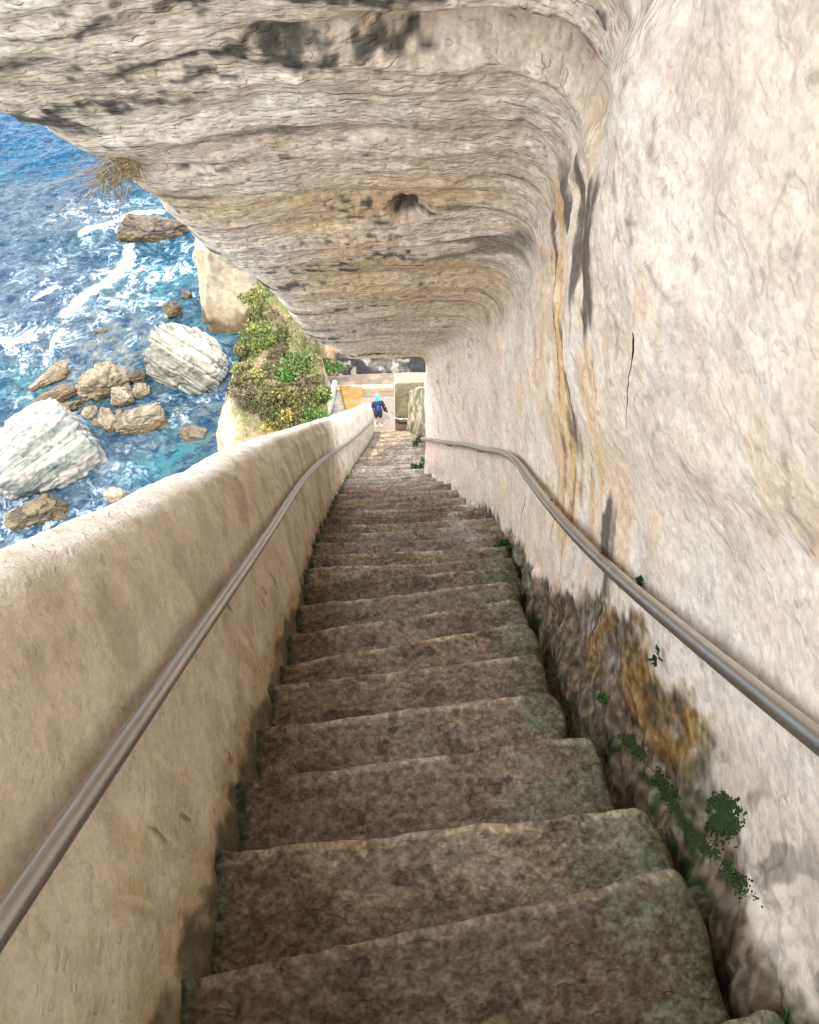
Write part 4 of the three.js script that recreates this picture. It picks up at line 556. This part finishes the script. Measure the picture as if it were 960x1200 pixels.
// ------------------------------------------------------------------ plants
const leafMat = new THREE.MeshStandardMaterial({ vertexColors: true, roughness: 0.85, side: THREE.DoubleSide });
const woodMat = new THREE.MeshStandardMaterial({ color: 0x6a5a47, roughness: 0.95 });
function leafCloud(n, R, size, cols, clumps = 14) {
  const pos = [], col = [], C = []; for (let i = 0; i < clumps; i++) { const a = rnd() * 6.28, e = Math.acos(rr(0, 1)), q = rr(0.35, 0.95); C.push([Math.sin(e) * Math.cos(a) * q * R[0], Math.cos(e) * q * R[1] * 0.9, Math.sin(e) * Math.sin(a) * q * R[2], rr(0.22, 0.42), cols[(rnd() * cols.length) | 0]]); }
  for (let i = 0; i < n; i++) {
    const c = C[(rnd() * clumps) | 0], d = new THREE.Vector3(rr(-1, 1), rr(-0.8, 1), rr(-1, 1)); if (d.length() > 1) d.normalize(); d.multiplyScalar(c[3]);
    const p = new THREE.Vector3(c[0] + d.x * R[0], Math.max(0.01, c[1] + d.y * R[1]), c[2] + d.z * R[2]), a = rnd() * 6.28, up = new THREE.Vector3(rr(-1, 1), rr(0.1, 1), rr(-1, 1)).normalize(), s = size * rr(0.6, 1.3), sd = new THREE.Vector3(Math.cos(a), rr(-0.3, 0.3), Math.sin(a)).cross(up).normalize().multiplyScalar(s * 0.38);
    const t = p.clone().addScaledVector(up, s), m = p.clone().addScaledVector(up, s * 0.5); const k = rr(0.75, 1.2), q = c[4];
    for (const v of [p, m.clone().add(sd), t, p, t, m.clone().sub(sd)]) { pos.push(v.x, v.y, v.z); col.push(s2l(cl(q[0] * k)), s2l(cl(q[1] * k)), s2l(cl(q[2] * k))); }
  }
  const g = new THREE.BufferGeometry(); g.setAttribute('position', new THREE.Float32BufferAttribute(pos, 3)); g.setAttribute('color', new THREE.Float32BufferAttribute(col, 3)); g.computeVertexNormals(); return g;
}
function stems(n, R, r0) { const L = []; for (let i = 0; i < n; i++) { const a = rnd() * 6.28, q = rr(0.2, 0.75), c = new THREE.QuadraticBezierCurve3(new THREE.Vector3(rr(-0.05, 0.05) * R[0], -0.1, rr(-0.05, 0.05) * R[2]), new THREE.Vector3(Math.cos(a) * q * 0.3 * R[0], R[1] * 0.4, Math.sin(a) * q * 0.3 * R[2]), new THREE.Vector3(Math.cos(a) * q * R[0], R[1] * rr(0.5, 0.85), Math.sin(a) * q * R[2])); L.push(new THREE.TubeGeometry(c, 5, r0, 5)); } return mergeGeometries(L); }
function shrub(label, px, py, rad, cols, Y, o = {}) {
  const c = onLevel(px, py, Y ?? headY), r = pxm(px, py, rad, Y ?? headY) * 0.95, g = top(o.name ?? 'shrub', new THREE.Group()); g.position.copy(c).setY((o.y ?? c.y) - 0.05); g.position.z += r * 0.5;
  const R = [r * rr(0.95, 1.25), r * (o.tall ?? 0.75) * rr(0.85, 1.1), r * rr(0.95, 1.3)]; part('foliage', leafCloud(o.n ?? 1500, R, o.leaf ?? 0.13, cols, o.clumps ?? 16), leafMat, g); part('stems', stems(9, R, 0.018), woodMat, g);
  return tag(g, label, 'shrub', o.group ?? 'shrubs on the headland');
}
const LG = [[0.38, 0.43, 0.20], [0.45, 0.48, 0.25], [0.33, 0.39, 0.18]], YG = [[0.48, 0.49, 0.28], [0.44, 0.46, 0.24], [0.52, 0.49, 0.33]], OL = [[0.34, 0.35, 0.19], [0.40, 0.38, 0.21], [0.28, 0.30, 0.15]], DR = [[0.40, 0.37, 0.27], [0.35, 0.32, 0.24], [0.44, 0.40, 0.29]], BG = [[0.29, 0.41, 0.18], [0.35, 0.47, 0.22], [0.31, 0.42, 0.19]];
shrub('pale green shrub at the far narrow tip of the headland', 300, 346, 17, YG);
shrub('small olive shrub touching the pale shrub at the headland tip', 302, 366, 13, OL);
shrub('rounded light green shrub on the headland edge above the white boulder', 302, 396, 24, LG, null, { n: 2400 });
shrub('low green shrub hugging the headland rim', 288, 410, 13, OL);
shrub('bright green leafy shrub under the lip of the overhang', 344, 428, 23, BG, null, { n: 2400 });
shrub('grey brown dry bush at the rim of the headland', 288, 462, 22, DR, null, { n: 1800, leaf: 0.10 });
shrub('big olive bush in the middle of the headland', 322, 462, 27, OL, null, { n: 3000 });
shrub('yellowish olive bush in front of the big olive bush', 330, 484, 24, [...OL, [0.56, 0.52, 0.26]], null, { n: 2400 });
shrub('brown and green bush beside the bright leafy shrub', 362, 448, 20, [...DR, ...OL], null, { n: 1800 });
shrub('dark olive bush between the big olive bush and the grassy mound', 352, 474, 20, OL, null, { n: 1800 });
shrub('low bright green grassy mound beside the white kerb wall', 370, 488, 19, BG, null, { n: 2200, leaf: 0.09, tall: 0.7 });
shrub('small yellow green shrub between the two dry bushes', 302, 438, 13, YG);
shrub('dry brown bush near the overhang lip', 325, 430, 16, DR, null, { leaf: 0.1 });
shrub('green bush next to the brown and green bush', 376, 462, 14, LG);
shrub('low dry tussock on the bare neck of the headland', 318, 372, 12, DR, null, { n: 800, leaf: 0.09 });
shrub('spreading olive ground shrub on the headland neck beside the dry tussock', 325, 392, 15, OL, null, { n: 1300, tall: 0.6 });
shrub('mixed brown and olive scrub beside the rounded light green shrub', 328, 410, 14, [...DR, ...OL], null, { n: 1200, tall: 0.7 });
shrub('yellowish scrub on the rim below the rounded light green shrub', 282, 430, 12, YG, null, { n: 900, tall: 0.7 });
shrub('brown scrub on the rim between dry bush and yellow scrub', 283, 444, 12, [...DR, ...OL], null, { n: 900, tall: 0.7 });
shrub('low olive scrub at the bare front edge of the headland', 342, 496, 14, OL, null, { n: 1000, tall: 0.6 });
shrub('small bright shrub at the hillside end of the headland', 386, 428, 12, BG, -25.3);
{ const f = (px, py, k) => { const r = ray(px, py), t = k / -r.z; return r.multiplyScalar(t); };
  for (const [px, py, zz, rad, cols, l] of [[455, 442, 30.4, 0.85, OL, 'green bush growing on a ledge of the dark hillside'], [442, 451, 29.9, 0.36, LG, 'small green bush at the foot of the dark hillside'], [490, 426, 32, 0.55, BG, 'bright green bush high on the dark hillside beside the wall edge']]) { const p = f(px, py, zz), g = top('hillside_bush', new THREE.Group()); g.position.copy(p).y -= rad * 0.7; part('foliage', leafCloud(1300, [rad, rad, rad], 0.12, cols), leafMat, g); part('stems', stems(6, [rad, rad, rad], 0.015), woodMat, g); tag(g, l, 'bush', 'bushes on the hillside'); } }
{ // low scrub carpeting the headland between the bushes
  const pos = [], col = [], P0 = [LG, OL, DR, YG, OL];
  for (let i = 0; i < 9000; i++) {
    const x = rr(-6.1, -2.3), z = rr(-35, -21.6), n = fb(x * 1.1 + 3, z * 1.1, 3); if (n < 0.50 || z > -22.9 + 1.2 * (fb(x * 2, z * 2, 2) - 0.5) || (z > -27.5 && x < -5.55 + 0.5 * fb(z * 2, x, 2)) || x < -6.0 + 0.8 * fb(x, z * 1.3, 2) + 0.035 * (z + 35) * -1 + 0.2) continue;
    const y = headY + 0.5 * (fb(x * 0.6, z * 0.6, 3) - 0.4) + rr(-0.05, 0.28) * ss(0.42, 0.6, n), c = P0[(fb(x * 0.7 + 9, z * 0.7, 2) * 9 | 0) % 5], k = c[(rnd() * 3) | 0], f = rr(0.75, 1.2), a = rnd() * 6.28, l = rr(0.07, 0.15), ux = rr(-0.6, 0.6) * l, uz = rr(-0.6, 0.6) * l, sx = Math.cos(a) * l * 0.35, sz = Math.sin(a) * l * 0.35;
    pos.push(x, y, z, x + ux / 2 + sx, y + l * 0.45, z + uz / 2 + sz, x + ux, y + l, z + uz, x, y, z, x + ux, y + l, z + uz, x + ux / 2 - sx, y + l * 0.45, z + uz / 2 - sz); for (let q = 0; q < 6; q++) col.push(s2l(k[0] * f), s2l(k[1] * f), s2l(k[2] * f));
  }
  const g = new THREE.BufferGeometry(); g.setAttribute('position', new THREE.Float32BufferAttribute(pos, 3)); g.setAttribute('color', new THREE.Float32BufferAttribute(col, 3)); g.computeVertexNormals();
  tag(top('ground_scrub', shadows(new THREE.Mesh(g, leafMat))), 'low mixed green and brown scrub covering the headland top', 'scrub', null, 'stuff');
}
// dry grass hanging from the lip of the overhang
{
  const q = hitStairs(132, 200, hc), at = P(q.s, q.x + 0.05, q.h + 0.02), L = [], C = [];
  const g = top('dry_grass_tuft', new THREE.Group()); g.position.copy(at); tag(g, 'tuft of dry brown grass hanging from the lip of the overhang over the sea', 'grass');
  const blade = (n, len, spread, w, cols, bias) => { const pos = [], col = []; for (let i = 0; i < n; i++) { const o = new THREE.Vector3(rr(-0.09, 0.06), rr(-0.03, 0.03), rr(-0.16, 0.14)), d = new THREE.Vector3(rr(-1, 0.35) + bias[0], rr(-0.8, 0.5) + bias[1], rr(-0.6, 0.6) + bias[2]).normalize(), l = len * rr(0.4, 1.1), dr = rr(0.1, 0.6) * l * spread, sw = new THREE.Vector3(rr(-1, 1), rr(-1, 1), rr(-1, 1)).cross(d).normalize().multiplyScalar(w), k = cols[(rnd() * cols.length) | 0], f = rr(0.8, 1.15); let a = o.clone(); for (let j = 1; j <= 4; j++) { const t = j / 4, b = o.clone().addScaledVector(d, l * t); b.y -= dr * t * t; const wa = sw.clone().multiplyScalar(1 - (j - 1) / 4), wb = sw.clone().multiplyScalar(1 - j / 4); for (const v of [a.clone().sub(wa), a.clone().add(wa), b.clone().add(wb), a.clone().sub(wa), b.clone().add(wb), b.clone().sub(wb)]) { pos.push(v.x, v.y, v.z); col.push(s2l(k[0] * f), s2l(k[1] * f), s2l(k[2] * f)); } a = b; } } const r = new THREE.BufferGeometry(); r.setAttribute('position', new THREE.Float32BufferAttribute(pos, 3)); r.setAttribute('color', new THREE.Float32BufferAttribute(col, 3)); r.computeVertexNormals(); return r; };
  part('blades', blade(280, 0.14, 0.9, 0.0022, [[0.66, 0.54, 0.34], [0.55, 0.42, 0.26], [0.60, 0.52, 0.30], [0.50, 0.50, 0.26]], [0, 0, 0]), leafMat, g);
  part('stalks', blade(70, 0.62, 0.35, 0.0011, [[0.62, 0.52, 0.44], [0.70, 0.62, 0.52], [0.55, 0.42, 0.38]], [-0.75, -0.45, 0.15]), leafMat, g);
}
// small greens in the gutter, on the rock wall and beside the steps
function wallPoint(px, py) { let best = null; const r = ray(px, py); for (let t = 0.4; t < 20; t += 0.004) { const y = r.y * t, s = -r.z * t / CS, h = y + H0 + s * SS - sag(s), x = r.x * t; const b = xb(s); if (x < b - 0.32) continue; const w = lerpTab([[-0.95, b - 0.17], [-0.62, b - 0.10], [-0.34, b - 0.075], [-0.06, b - 0.04], [0.2, b - 0.01], [0.7, b], [1.2, b - 0.02]], h) + cliffDisp(s, x, h) * 0.9; if (x > w - 0.012) { best = new THREE.Vector3(x, y, r.z * t); break; } } return best; }
function sprout(name, label, px, py, size, cols, n, o = {}) {
  const p = wallPoint(px, py); if (!p) return; const g = top(name, new THREE.Group()); g.position.copy(p).addScaledVector(ray(px, py), -0.01);
  g.rotation.z = o.lean ?? 0.7; part('leaves', leafCloud(n, [size, size * 0.7, size], o.leaf ?? size * 0.7, cols, 7), leafMat, g); part('stems', stems(4, [size, size, size], 0.0015), woodMat, g);
  tag(g, label, 'plant', 'small plants in the gutter and on the rock wall');
}
function gutterStone(label, s0, x, size, h) {
  const g = new THREE.IcosahedronGeometry(1, 9); g.deleteAttribute('uv'); const a = g.attributes.position, col = new Float32Array(a.count * 3), v = new THREE.Vector3(), k0 = s0 * 9.1;
  for (let i = 0; i < a.count; i++) { v.fromBufferAttribute(a, i); const n = fb3(v.x * 1.6 + k0, v.y * 1.6, v.z * 1.6, 4), f = fb3(v.x * 7 + k0, v.y * 7, v.z * 7, 3); v.multiplyScalar(0.55 + 0.8 * n + 0.12 * f); a.setXYZ(i, v.x * size * 0.8, v.y * size * 0.8, v.z * size * 1.3); const C = [0.42, 0.385, 0.32]; mix3(C, 0.30, 0.33, 0.22, ss(0.45, 0.6, n)); mix3(C, 0.26, 0.22, 0.18, ss(0.5, 0.62, f)); col[i * 3] = s2l(C[0]); col[i * 3 + 1] = s2l(C[1]); col[i * 3 + 2] = s2l(C[2]); }
  g.setAttribute('color', new THREE.BufferAttribute(col, 3)); const q = weld(g); q.computeVertexNormals(); const m = top('gutter_stone', shadows(new THREE.Mesh(q, mossMat))); m.position.copy(P(s0, x, h)); m.rotation.set(0.7, s0 * 3, 0.3); tag(m, label, 'stone', 'stones in the gutter');
}
const mossMat = new THREE.MeshStandardMaterial({ vertexColors: true, roughness: 1 });
gutterStone('mossy stone block in the gutter under the broken end of the lowest step', 0.66, 0.80, 0.085, -0.24);
gutterStone('rough stone wedged in the gutter below the round moss patch', 0.98, 0.835, 0.055, -0.24);
gutterStone('stone in the gutter beneath the ochre stained rock', 1.75, 0.83, 0.05, -0.26);
gutterStone('stone in the gutter where the grey rock meets the streaked wall', 2.6, 0.85, 0.05, -0.26);
const FG = [[0.20, 0.42, 0.14], [0.26, 0.50, 0.18], [0.16, 0.34, 0.12]];
sprout('wall_fern', 'dark green fern clump in the gutter where the stairs start to narrow', 592, 643, 0.07, [[0.14, 0.27, 0.12], [0.2, 0.36, 0.15]], 90);
sprout('wall_fern', 'smaller fern just below the dark green fern clump in the gutter', 605, 668, 0.04, FG, 40);
sprout('gutter_sprout', 'little green sprout in the gutter under the ochre stain', 709, 822, 0.028, FG, 26);
sprout('gutter_sprout', 'bright leaf in the mossy crease below the ochre rock', 764, 914, 0.018, FG, 12);
sprout('wall_leaf', 'dark ivy leaf on the wall just under the handrail', 772, 772, 0.016, [[0.10, 0.22, 0.08]], 10, { leaf: 0.03 });
sprout('wall_leaf', 'green ivy leaf poking up behind the handrail', 748, 690, 0.022, [[0.14, 0.30, 0.10]], 10, { leaf: 0.035 });
sprout('gutter_sprout', 'green sprout at the foot of the white wall beneath the round moss patch', 858, 1022, 0.016, FG, 16);
sprout('gutter_sprout', 'leafy sprout on the broken end of a mossy step', 783, 1095, 0.02, FG, 24);
sprout('gutter_sprout', 'leafy sprout deep in the gutter beside the lowest step end', 828, 1168, 0.022, FG, 24);
sprout('gutter_sprout', 'broad leaved sprout on the gutter rock by the wall foot', 915, 1188, 0.03, FG, 20);
sprout('gutter_sprout', 'tiny sprout under the broken step corner', 822, 1060, 0.014, FG, 14);
sprout('corner_plant', 'trailing green plant at the far corner of the rock wall', 492, 548, 0.14, [[0.22, 0.36, 0.14], [0.30, 0.44, 0.2]], 160, { leaf: 0.06 });
sprout('corner_plant', 'dry twiggy plant climbing the far corner of the rock wall', 492, 520, 0.14, [[0.35, 0.40, 0.22], [0.40, 0.36, 0.24]], 120, { leaf: 0.05 });
function moss(label, pts, n, rad) {                    // a mat of tiny cushions following the rock between the given photo points
  const L = [], base = new THREE.IcosahedronGeometry(1, 1); base.deleteAttribute('uv');
  for (let i = 0; i < n; i++) {
    const k = rnd() * (pts.length - 1), q = Math.min(pts.length - 2, k | 0), f = k - q, a = rnd() * 6.283, r = 0.5 * Math.sqrt(-2 * Math.log(1 - 0.97 * rnd())), px = pts[q][0] + (pts[q + 1][0] - pts[q][0]) * f + Math.cos(a) * r * rad[0], py = pts[q][1] + (pts[q + 1][1] - pts[q][1]) * f + Math.sin(a) * r * rad[1];
    if (fb(px * 0.16, py * 0.16, 4) + 0.35 * (1 - r) < 0.48) continue; const p = wallPoint(px, py); if (!p) continue;
    const g = base.clone(), m = rr(0.0018, 0.0042), c = new Float32Array(g.attributes.position.count * 3), t = rr(0.7, 1.35); for (let j = 0; j < c.length; j += 3) { c[j] = 0.034 * t; c[j + 1] = 0.060 * t; c[j + 2] = 0.012 * t; }
    g.setAttribute('color', new THREE.BufferAttribute(c, 3)); g.scale(m, m * rr(0.7, 1.2), m); g.translate(p.x + 0.0105, p.y, p.z); L.push(g);
  }
  const g = mergeGeometries(L); g.computeBoundingBox(); const o = g.boundingBox.getCenter(new THREE.Vector3()); g.translate(-o.x, -o.y, -o.z);
  const mm = top('moss_patch', shadows(new THREE.Mesh(g, mossMat))); mm.position.copy(o); tag(mm, label, 'moss', 'moss patches on the gutter rock');
}
moss('round dark green moss patch on the foot of the white wall', [[843, 948], [846, 965]], 1800, [22, 26]);
moss('long dark moss strip in the crease below the ochre rock', [[765, 905], [790, 950], [808, 985], [835, 1003]], 1500, [9, 10]);
moss('small moss pad at the upper end of the mossy crease', [[730, 862], [752, 890]], 500, [8, 8]);
moss('scattered dark moss in the gutter beside the broken step end', [[845, 1015], [880, 1060]], 350, [10, 12]);

// ------------------------------------------------------------------ the person at the far end, seen from behind
function sdfMesh(bones, lo, hi, res, k = 0.04) {
  const mc = new MarchingCubes(res, new THREE.MeshBasicMaterial(), false, false, 60000); mc.isolation = 0; const D = hi.clone().sub(lo), ab = new THREE.Vector3(), pa = new THREE.Vector3(), q = new THREE.Vector3();
  for (let z = 0; z < res; z++) for (let y = 0; y < res; y++) for (let x = 0; x < res; x++) {
    const f = (i) => ((i - res / 2) / (res / 2) + 1) / 2; q.set(lo.x + D.x * f(x), lo.y + D.y * f(y), lo.z + D.z * f(z)); let d = 1e3;
    for (const [a, b, ra, rb, sx] of bones) { ab.subVectors(b, a); pa.subVectors(q, a); const t = cl(pa.dot(ab) / Math.max(1e-9, ab.lengthSq())); pa.addScaledVector(ab, -t); if (sx) pa.z /= sx; const e = pa.length() - (ra + (rb - ra) * t), hq = Math.max(k - Math.abs(d - e), 0) / k; d = Math.min(d, e) - hq * hq * k * 0.25; }
    mc.field[x + y * res + z * res * res] = -d;
  }
  mc.update(); const n = mc.count, pos = new Float32Array(n * 3), nor = new Float32Array(n * 3);
  for (let i = 0; i < n; i++) { for (let m = 0; m < 3; m++) { const c = ['x', 'y', 'z'][m]; pos[i * 3 + m] = lo[c] + D[c] * (mc.positionArray[i * 3 + m] + 1) / 2; nor[i * 3 + m] = mc.normalArray[i * 3 + m]; } }
  const g = new THREE.BufferGeometry(); g.setAttribute('position', new THREE.BufferAttribute(pos, 3)); g.deleteAttribute('normal'); const w = weld(g); w.computeVertexNormals(); return w;
}
{
  const V = (x, y, z) => new THREE.Vector3(x, y, z), ps = 29.6, px = 0.06, at = P(ps, px, 0); at.y = -H0 - 30.3 * SS + sag(30.3) + 0.0; at.z = -30.3 * CS - 0.3;
  const g = top('person', new THREE.Group()); g.position.copy(at); g.rotation.y = 0.15; g.scale.setScalar(0.86);
  // faces -z (away from the camera)
  const hip = [V(-0.09, 0.9, 0), V(0.09, 0.9, 0)], knee = [V(-0.1, 0.48, -0.03), V(0.1, 0.47, 0.0)], ank = [V(-0.1, 0.08, 0.02), V(0.11, 0.08, 0.05)], toe = [V(-0.11, 0.035, -0.15), V(0.12, 0.035, -0.12)];
  const sh = [V(-0.18, 1.40, 0), V(0.18, 1.40, 0)], el = [V(-0.25, 1.12, 0.02), V(0.30, 1.16, 0.03)], wr = [V(-0.20, 0.93, -0.12), V(0.22, 1.06, -0.16)];
  const legB = [], armB = [], torso = [[V(0, 0.93, 0), V(0, 1.12, 0), 0.135, 0.125, 0.75], [V(0, 1.12, 0), V(0, 1.34, 0), 0.125, 0.15, 0.75], [sh[0], sh[1], 0.065, 0.065], [V(0, 1.38, 0), V(0, 1.52, -0.01), 0.06, 0.052]];
  for (const k of [0, 1]) { legB.push([hip[k], knee[k], 0.088, 0.056], [knee[k], V((knee[k].x + ank[k].x) / 2, 0.34, 0.03), 0.054, 0.056], [V((knee[k].x + ank[k].x) / 2, 0.34, 0.03), ank[k], 0.055, 0.036], [ank[k], toe[k], 0.036, 0.028]); armB.push([sh[k], el[k], 0.05, 0.038], [el[k], wr[k], 0.038, 0.026]); }
  const head = [[V(0, 1.58, -0.015), V(0, 1.65, 0.0), 0.072, 0.088], [V(0, 1.545, -0.05), V(0, 1.6, -0.03), 0.045, 0.06], [V(0, 1.60, -0.105), V(0, 1.585, -0.118), 0.014, 0.016], [V(-0.078, 1.61, 0.0), V(-0.082, 1.585, 0), 0.014, 0.01], [V(0.078, 1.61, 0.0), V(0.082, 1.585, 0), 0.014, 0.01]];
  const hands = []; for (const k of [0, 1]) { const w = wr[k], d = w.clone().sub(el[k]).normalize(), sd = V(0.9, 0.1, 0.3).cross(d).normalize(), o = (a, b) => w.clone().addScaledVector(d, a).addScaledVector(sd, b); hands.push([o(0, 0), o(0.07, 0), 0.024, 0.03]); for (let f = 0; f < 4; f++) hands.push([o(0.075, (f - 1.5) * 0.019), o(0.075 + [0.06, 0.075, 0.07, 0.055][f], (f - 1.5) * 0.024).add(V(0, -0.02, 0)), 0.0095, 0.008]); hands.push([o(0.03, 0.03), o(0.07, 0.062), 0.011, 0.009]); }
  const skin = new THREE.MeshStandardMaterial({ color: 0xa8745c, roughness: 0.6 });
  const body = part('body', mergeGeometries([sdfMesh([...torso, ...legB, ...armB, ...head], V(-0.45, -0.05, -0.45), V(0.45, 1.85, 0.45), 84), sdfMesh(hands.slice(0, 6), V(-0.34, 0.7, -0.36), V(-0.06, 0.98, -0.08), 56, 0.008), sdfMesh(hands.slice(6), V(0.08, 0.88, -0.4), V(0.36, 1.16, -0.12), 56, 0.008)]), skin, g);
  const up = (B, e) => B.map(([a, b, r, s, x]) => [a, b, r + e, s + e, x]);
  const shirt = part('shirt', sdfMesh(up([...torso.slice(0, 3), [sh[0], sh[0].clone().lerp(el[0], 0.75), 0.056, 0.05], [sh[1], sh[1].clone().lerp(el[1], 0.75), 0.056, 0.05]], 0.018), V(-0.45, 0.7, -0.45), V(0.45, 1.6, 0.45), 64), new THREE.MeshStandardMaterial({ color: 0x1c2038, roughness: 0.9 }), g);
  const bag = part('backpack_panel', sdfMesh([[V(0.0, 1.12, 0.13), V(0, 1.30, 0.14), 0.085, 0.075, 0.6]], V(-0.25, 0.95, -0.05), V(0.25, 1.45, 0.35), 32), new THREE.MeshStandardMaterial({ color: 0x2a3f86, roughness: 0.85 }), shirt);
  part('shorts', sdfMesh(up([[V(-0.09, 0.92, 0), V(0.09, 0.92, 0), 0.11, 0.11], [hip[0], hip[0].clone().lerp(knee[0], 0.72), 0.095, 0.085], [hip[1], hip[1].clone().lerp(knee[1], 0.72), 0.095, 0.085]], 0.012), V(-0.35, 0.45, -0.35), V(0.35, 1.1, 0.35), 56), new THREE.MeshStandardMaterial({ color: 0x23243a, roughness: 0.9 }), g);
  part('cap', sdfMesh([[V(0, 1.655, 0.008), V(0, 1.66, -0.005), 0.108, 0.106], [V(0, 1.60, 0.05), V(0, 1.62, 0.05), 0.055, 0.06], [V(-0.05, 1.655, -0.13), V(0.05, 1.655, -0.13), 0.02, 0.02]], V(-0.22, 1.45, -0.25), V(0.22, 1.85, 0.22), 44), new THREE.MeshStandardMaterial({ color: 0x1fa5b4, roughness: 0.8 }), g);
  for (const k of [0, 1]) part('shoe', sdfMesh([[ank[k].clone().setY(0.055), toe[k], 0.052, 0.042], [ank[k].clone().setY(0.05).add(V(0, 0, 0.03)), ank[k].clone().setY(0.06), 0.045, 0.045]], V(ank[k].x - 0.2, -0.06, -0.3), V(ank[k].x + 0.2, 0.2, 0.2), 32), new THREE.MeshStandardMaterial({ color: 0xd8d2c8, roughness: 0.8 }), g);
  tag(g, 'person in teal cap, navy shirt and dark shorts walking down at the stair foot', 'person');
  const jk = top('jacket', shadows(new THREE.Mesh(sdfMesh([[V(-0.04, 0.2, 0), V(0.06, 0.06, 0.0), 0.06, 0.05], [V(0.04, 0.12, 0), V(0.12, -0.12, 0.03), 0.05, 0.04], [V(-0.02, 0.12, 0.02), V(0.02, -0.06, 0.04), 0.045, 0.03]], V(-0.3, -0.3, -0.3), V(0.35, 0.4, 0.35), 48), new THREE.MeshStandardMaterial({ color: 0x17171c, roughness: 0.9 })))); jk.position.copy(at).add(V(0.235, 0.76, -0.09)); jk.scale.setScalar(0.9); tag(jk, 'dark jacket carried over the arm of the person in the teal cap', 'jacket');
}

renderer.render(scene, camera);
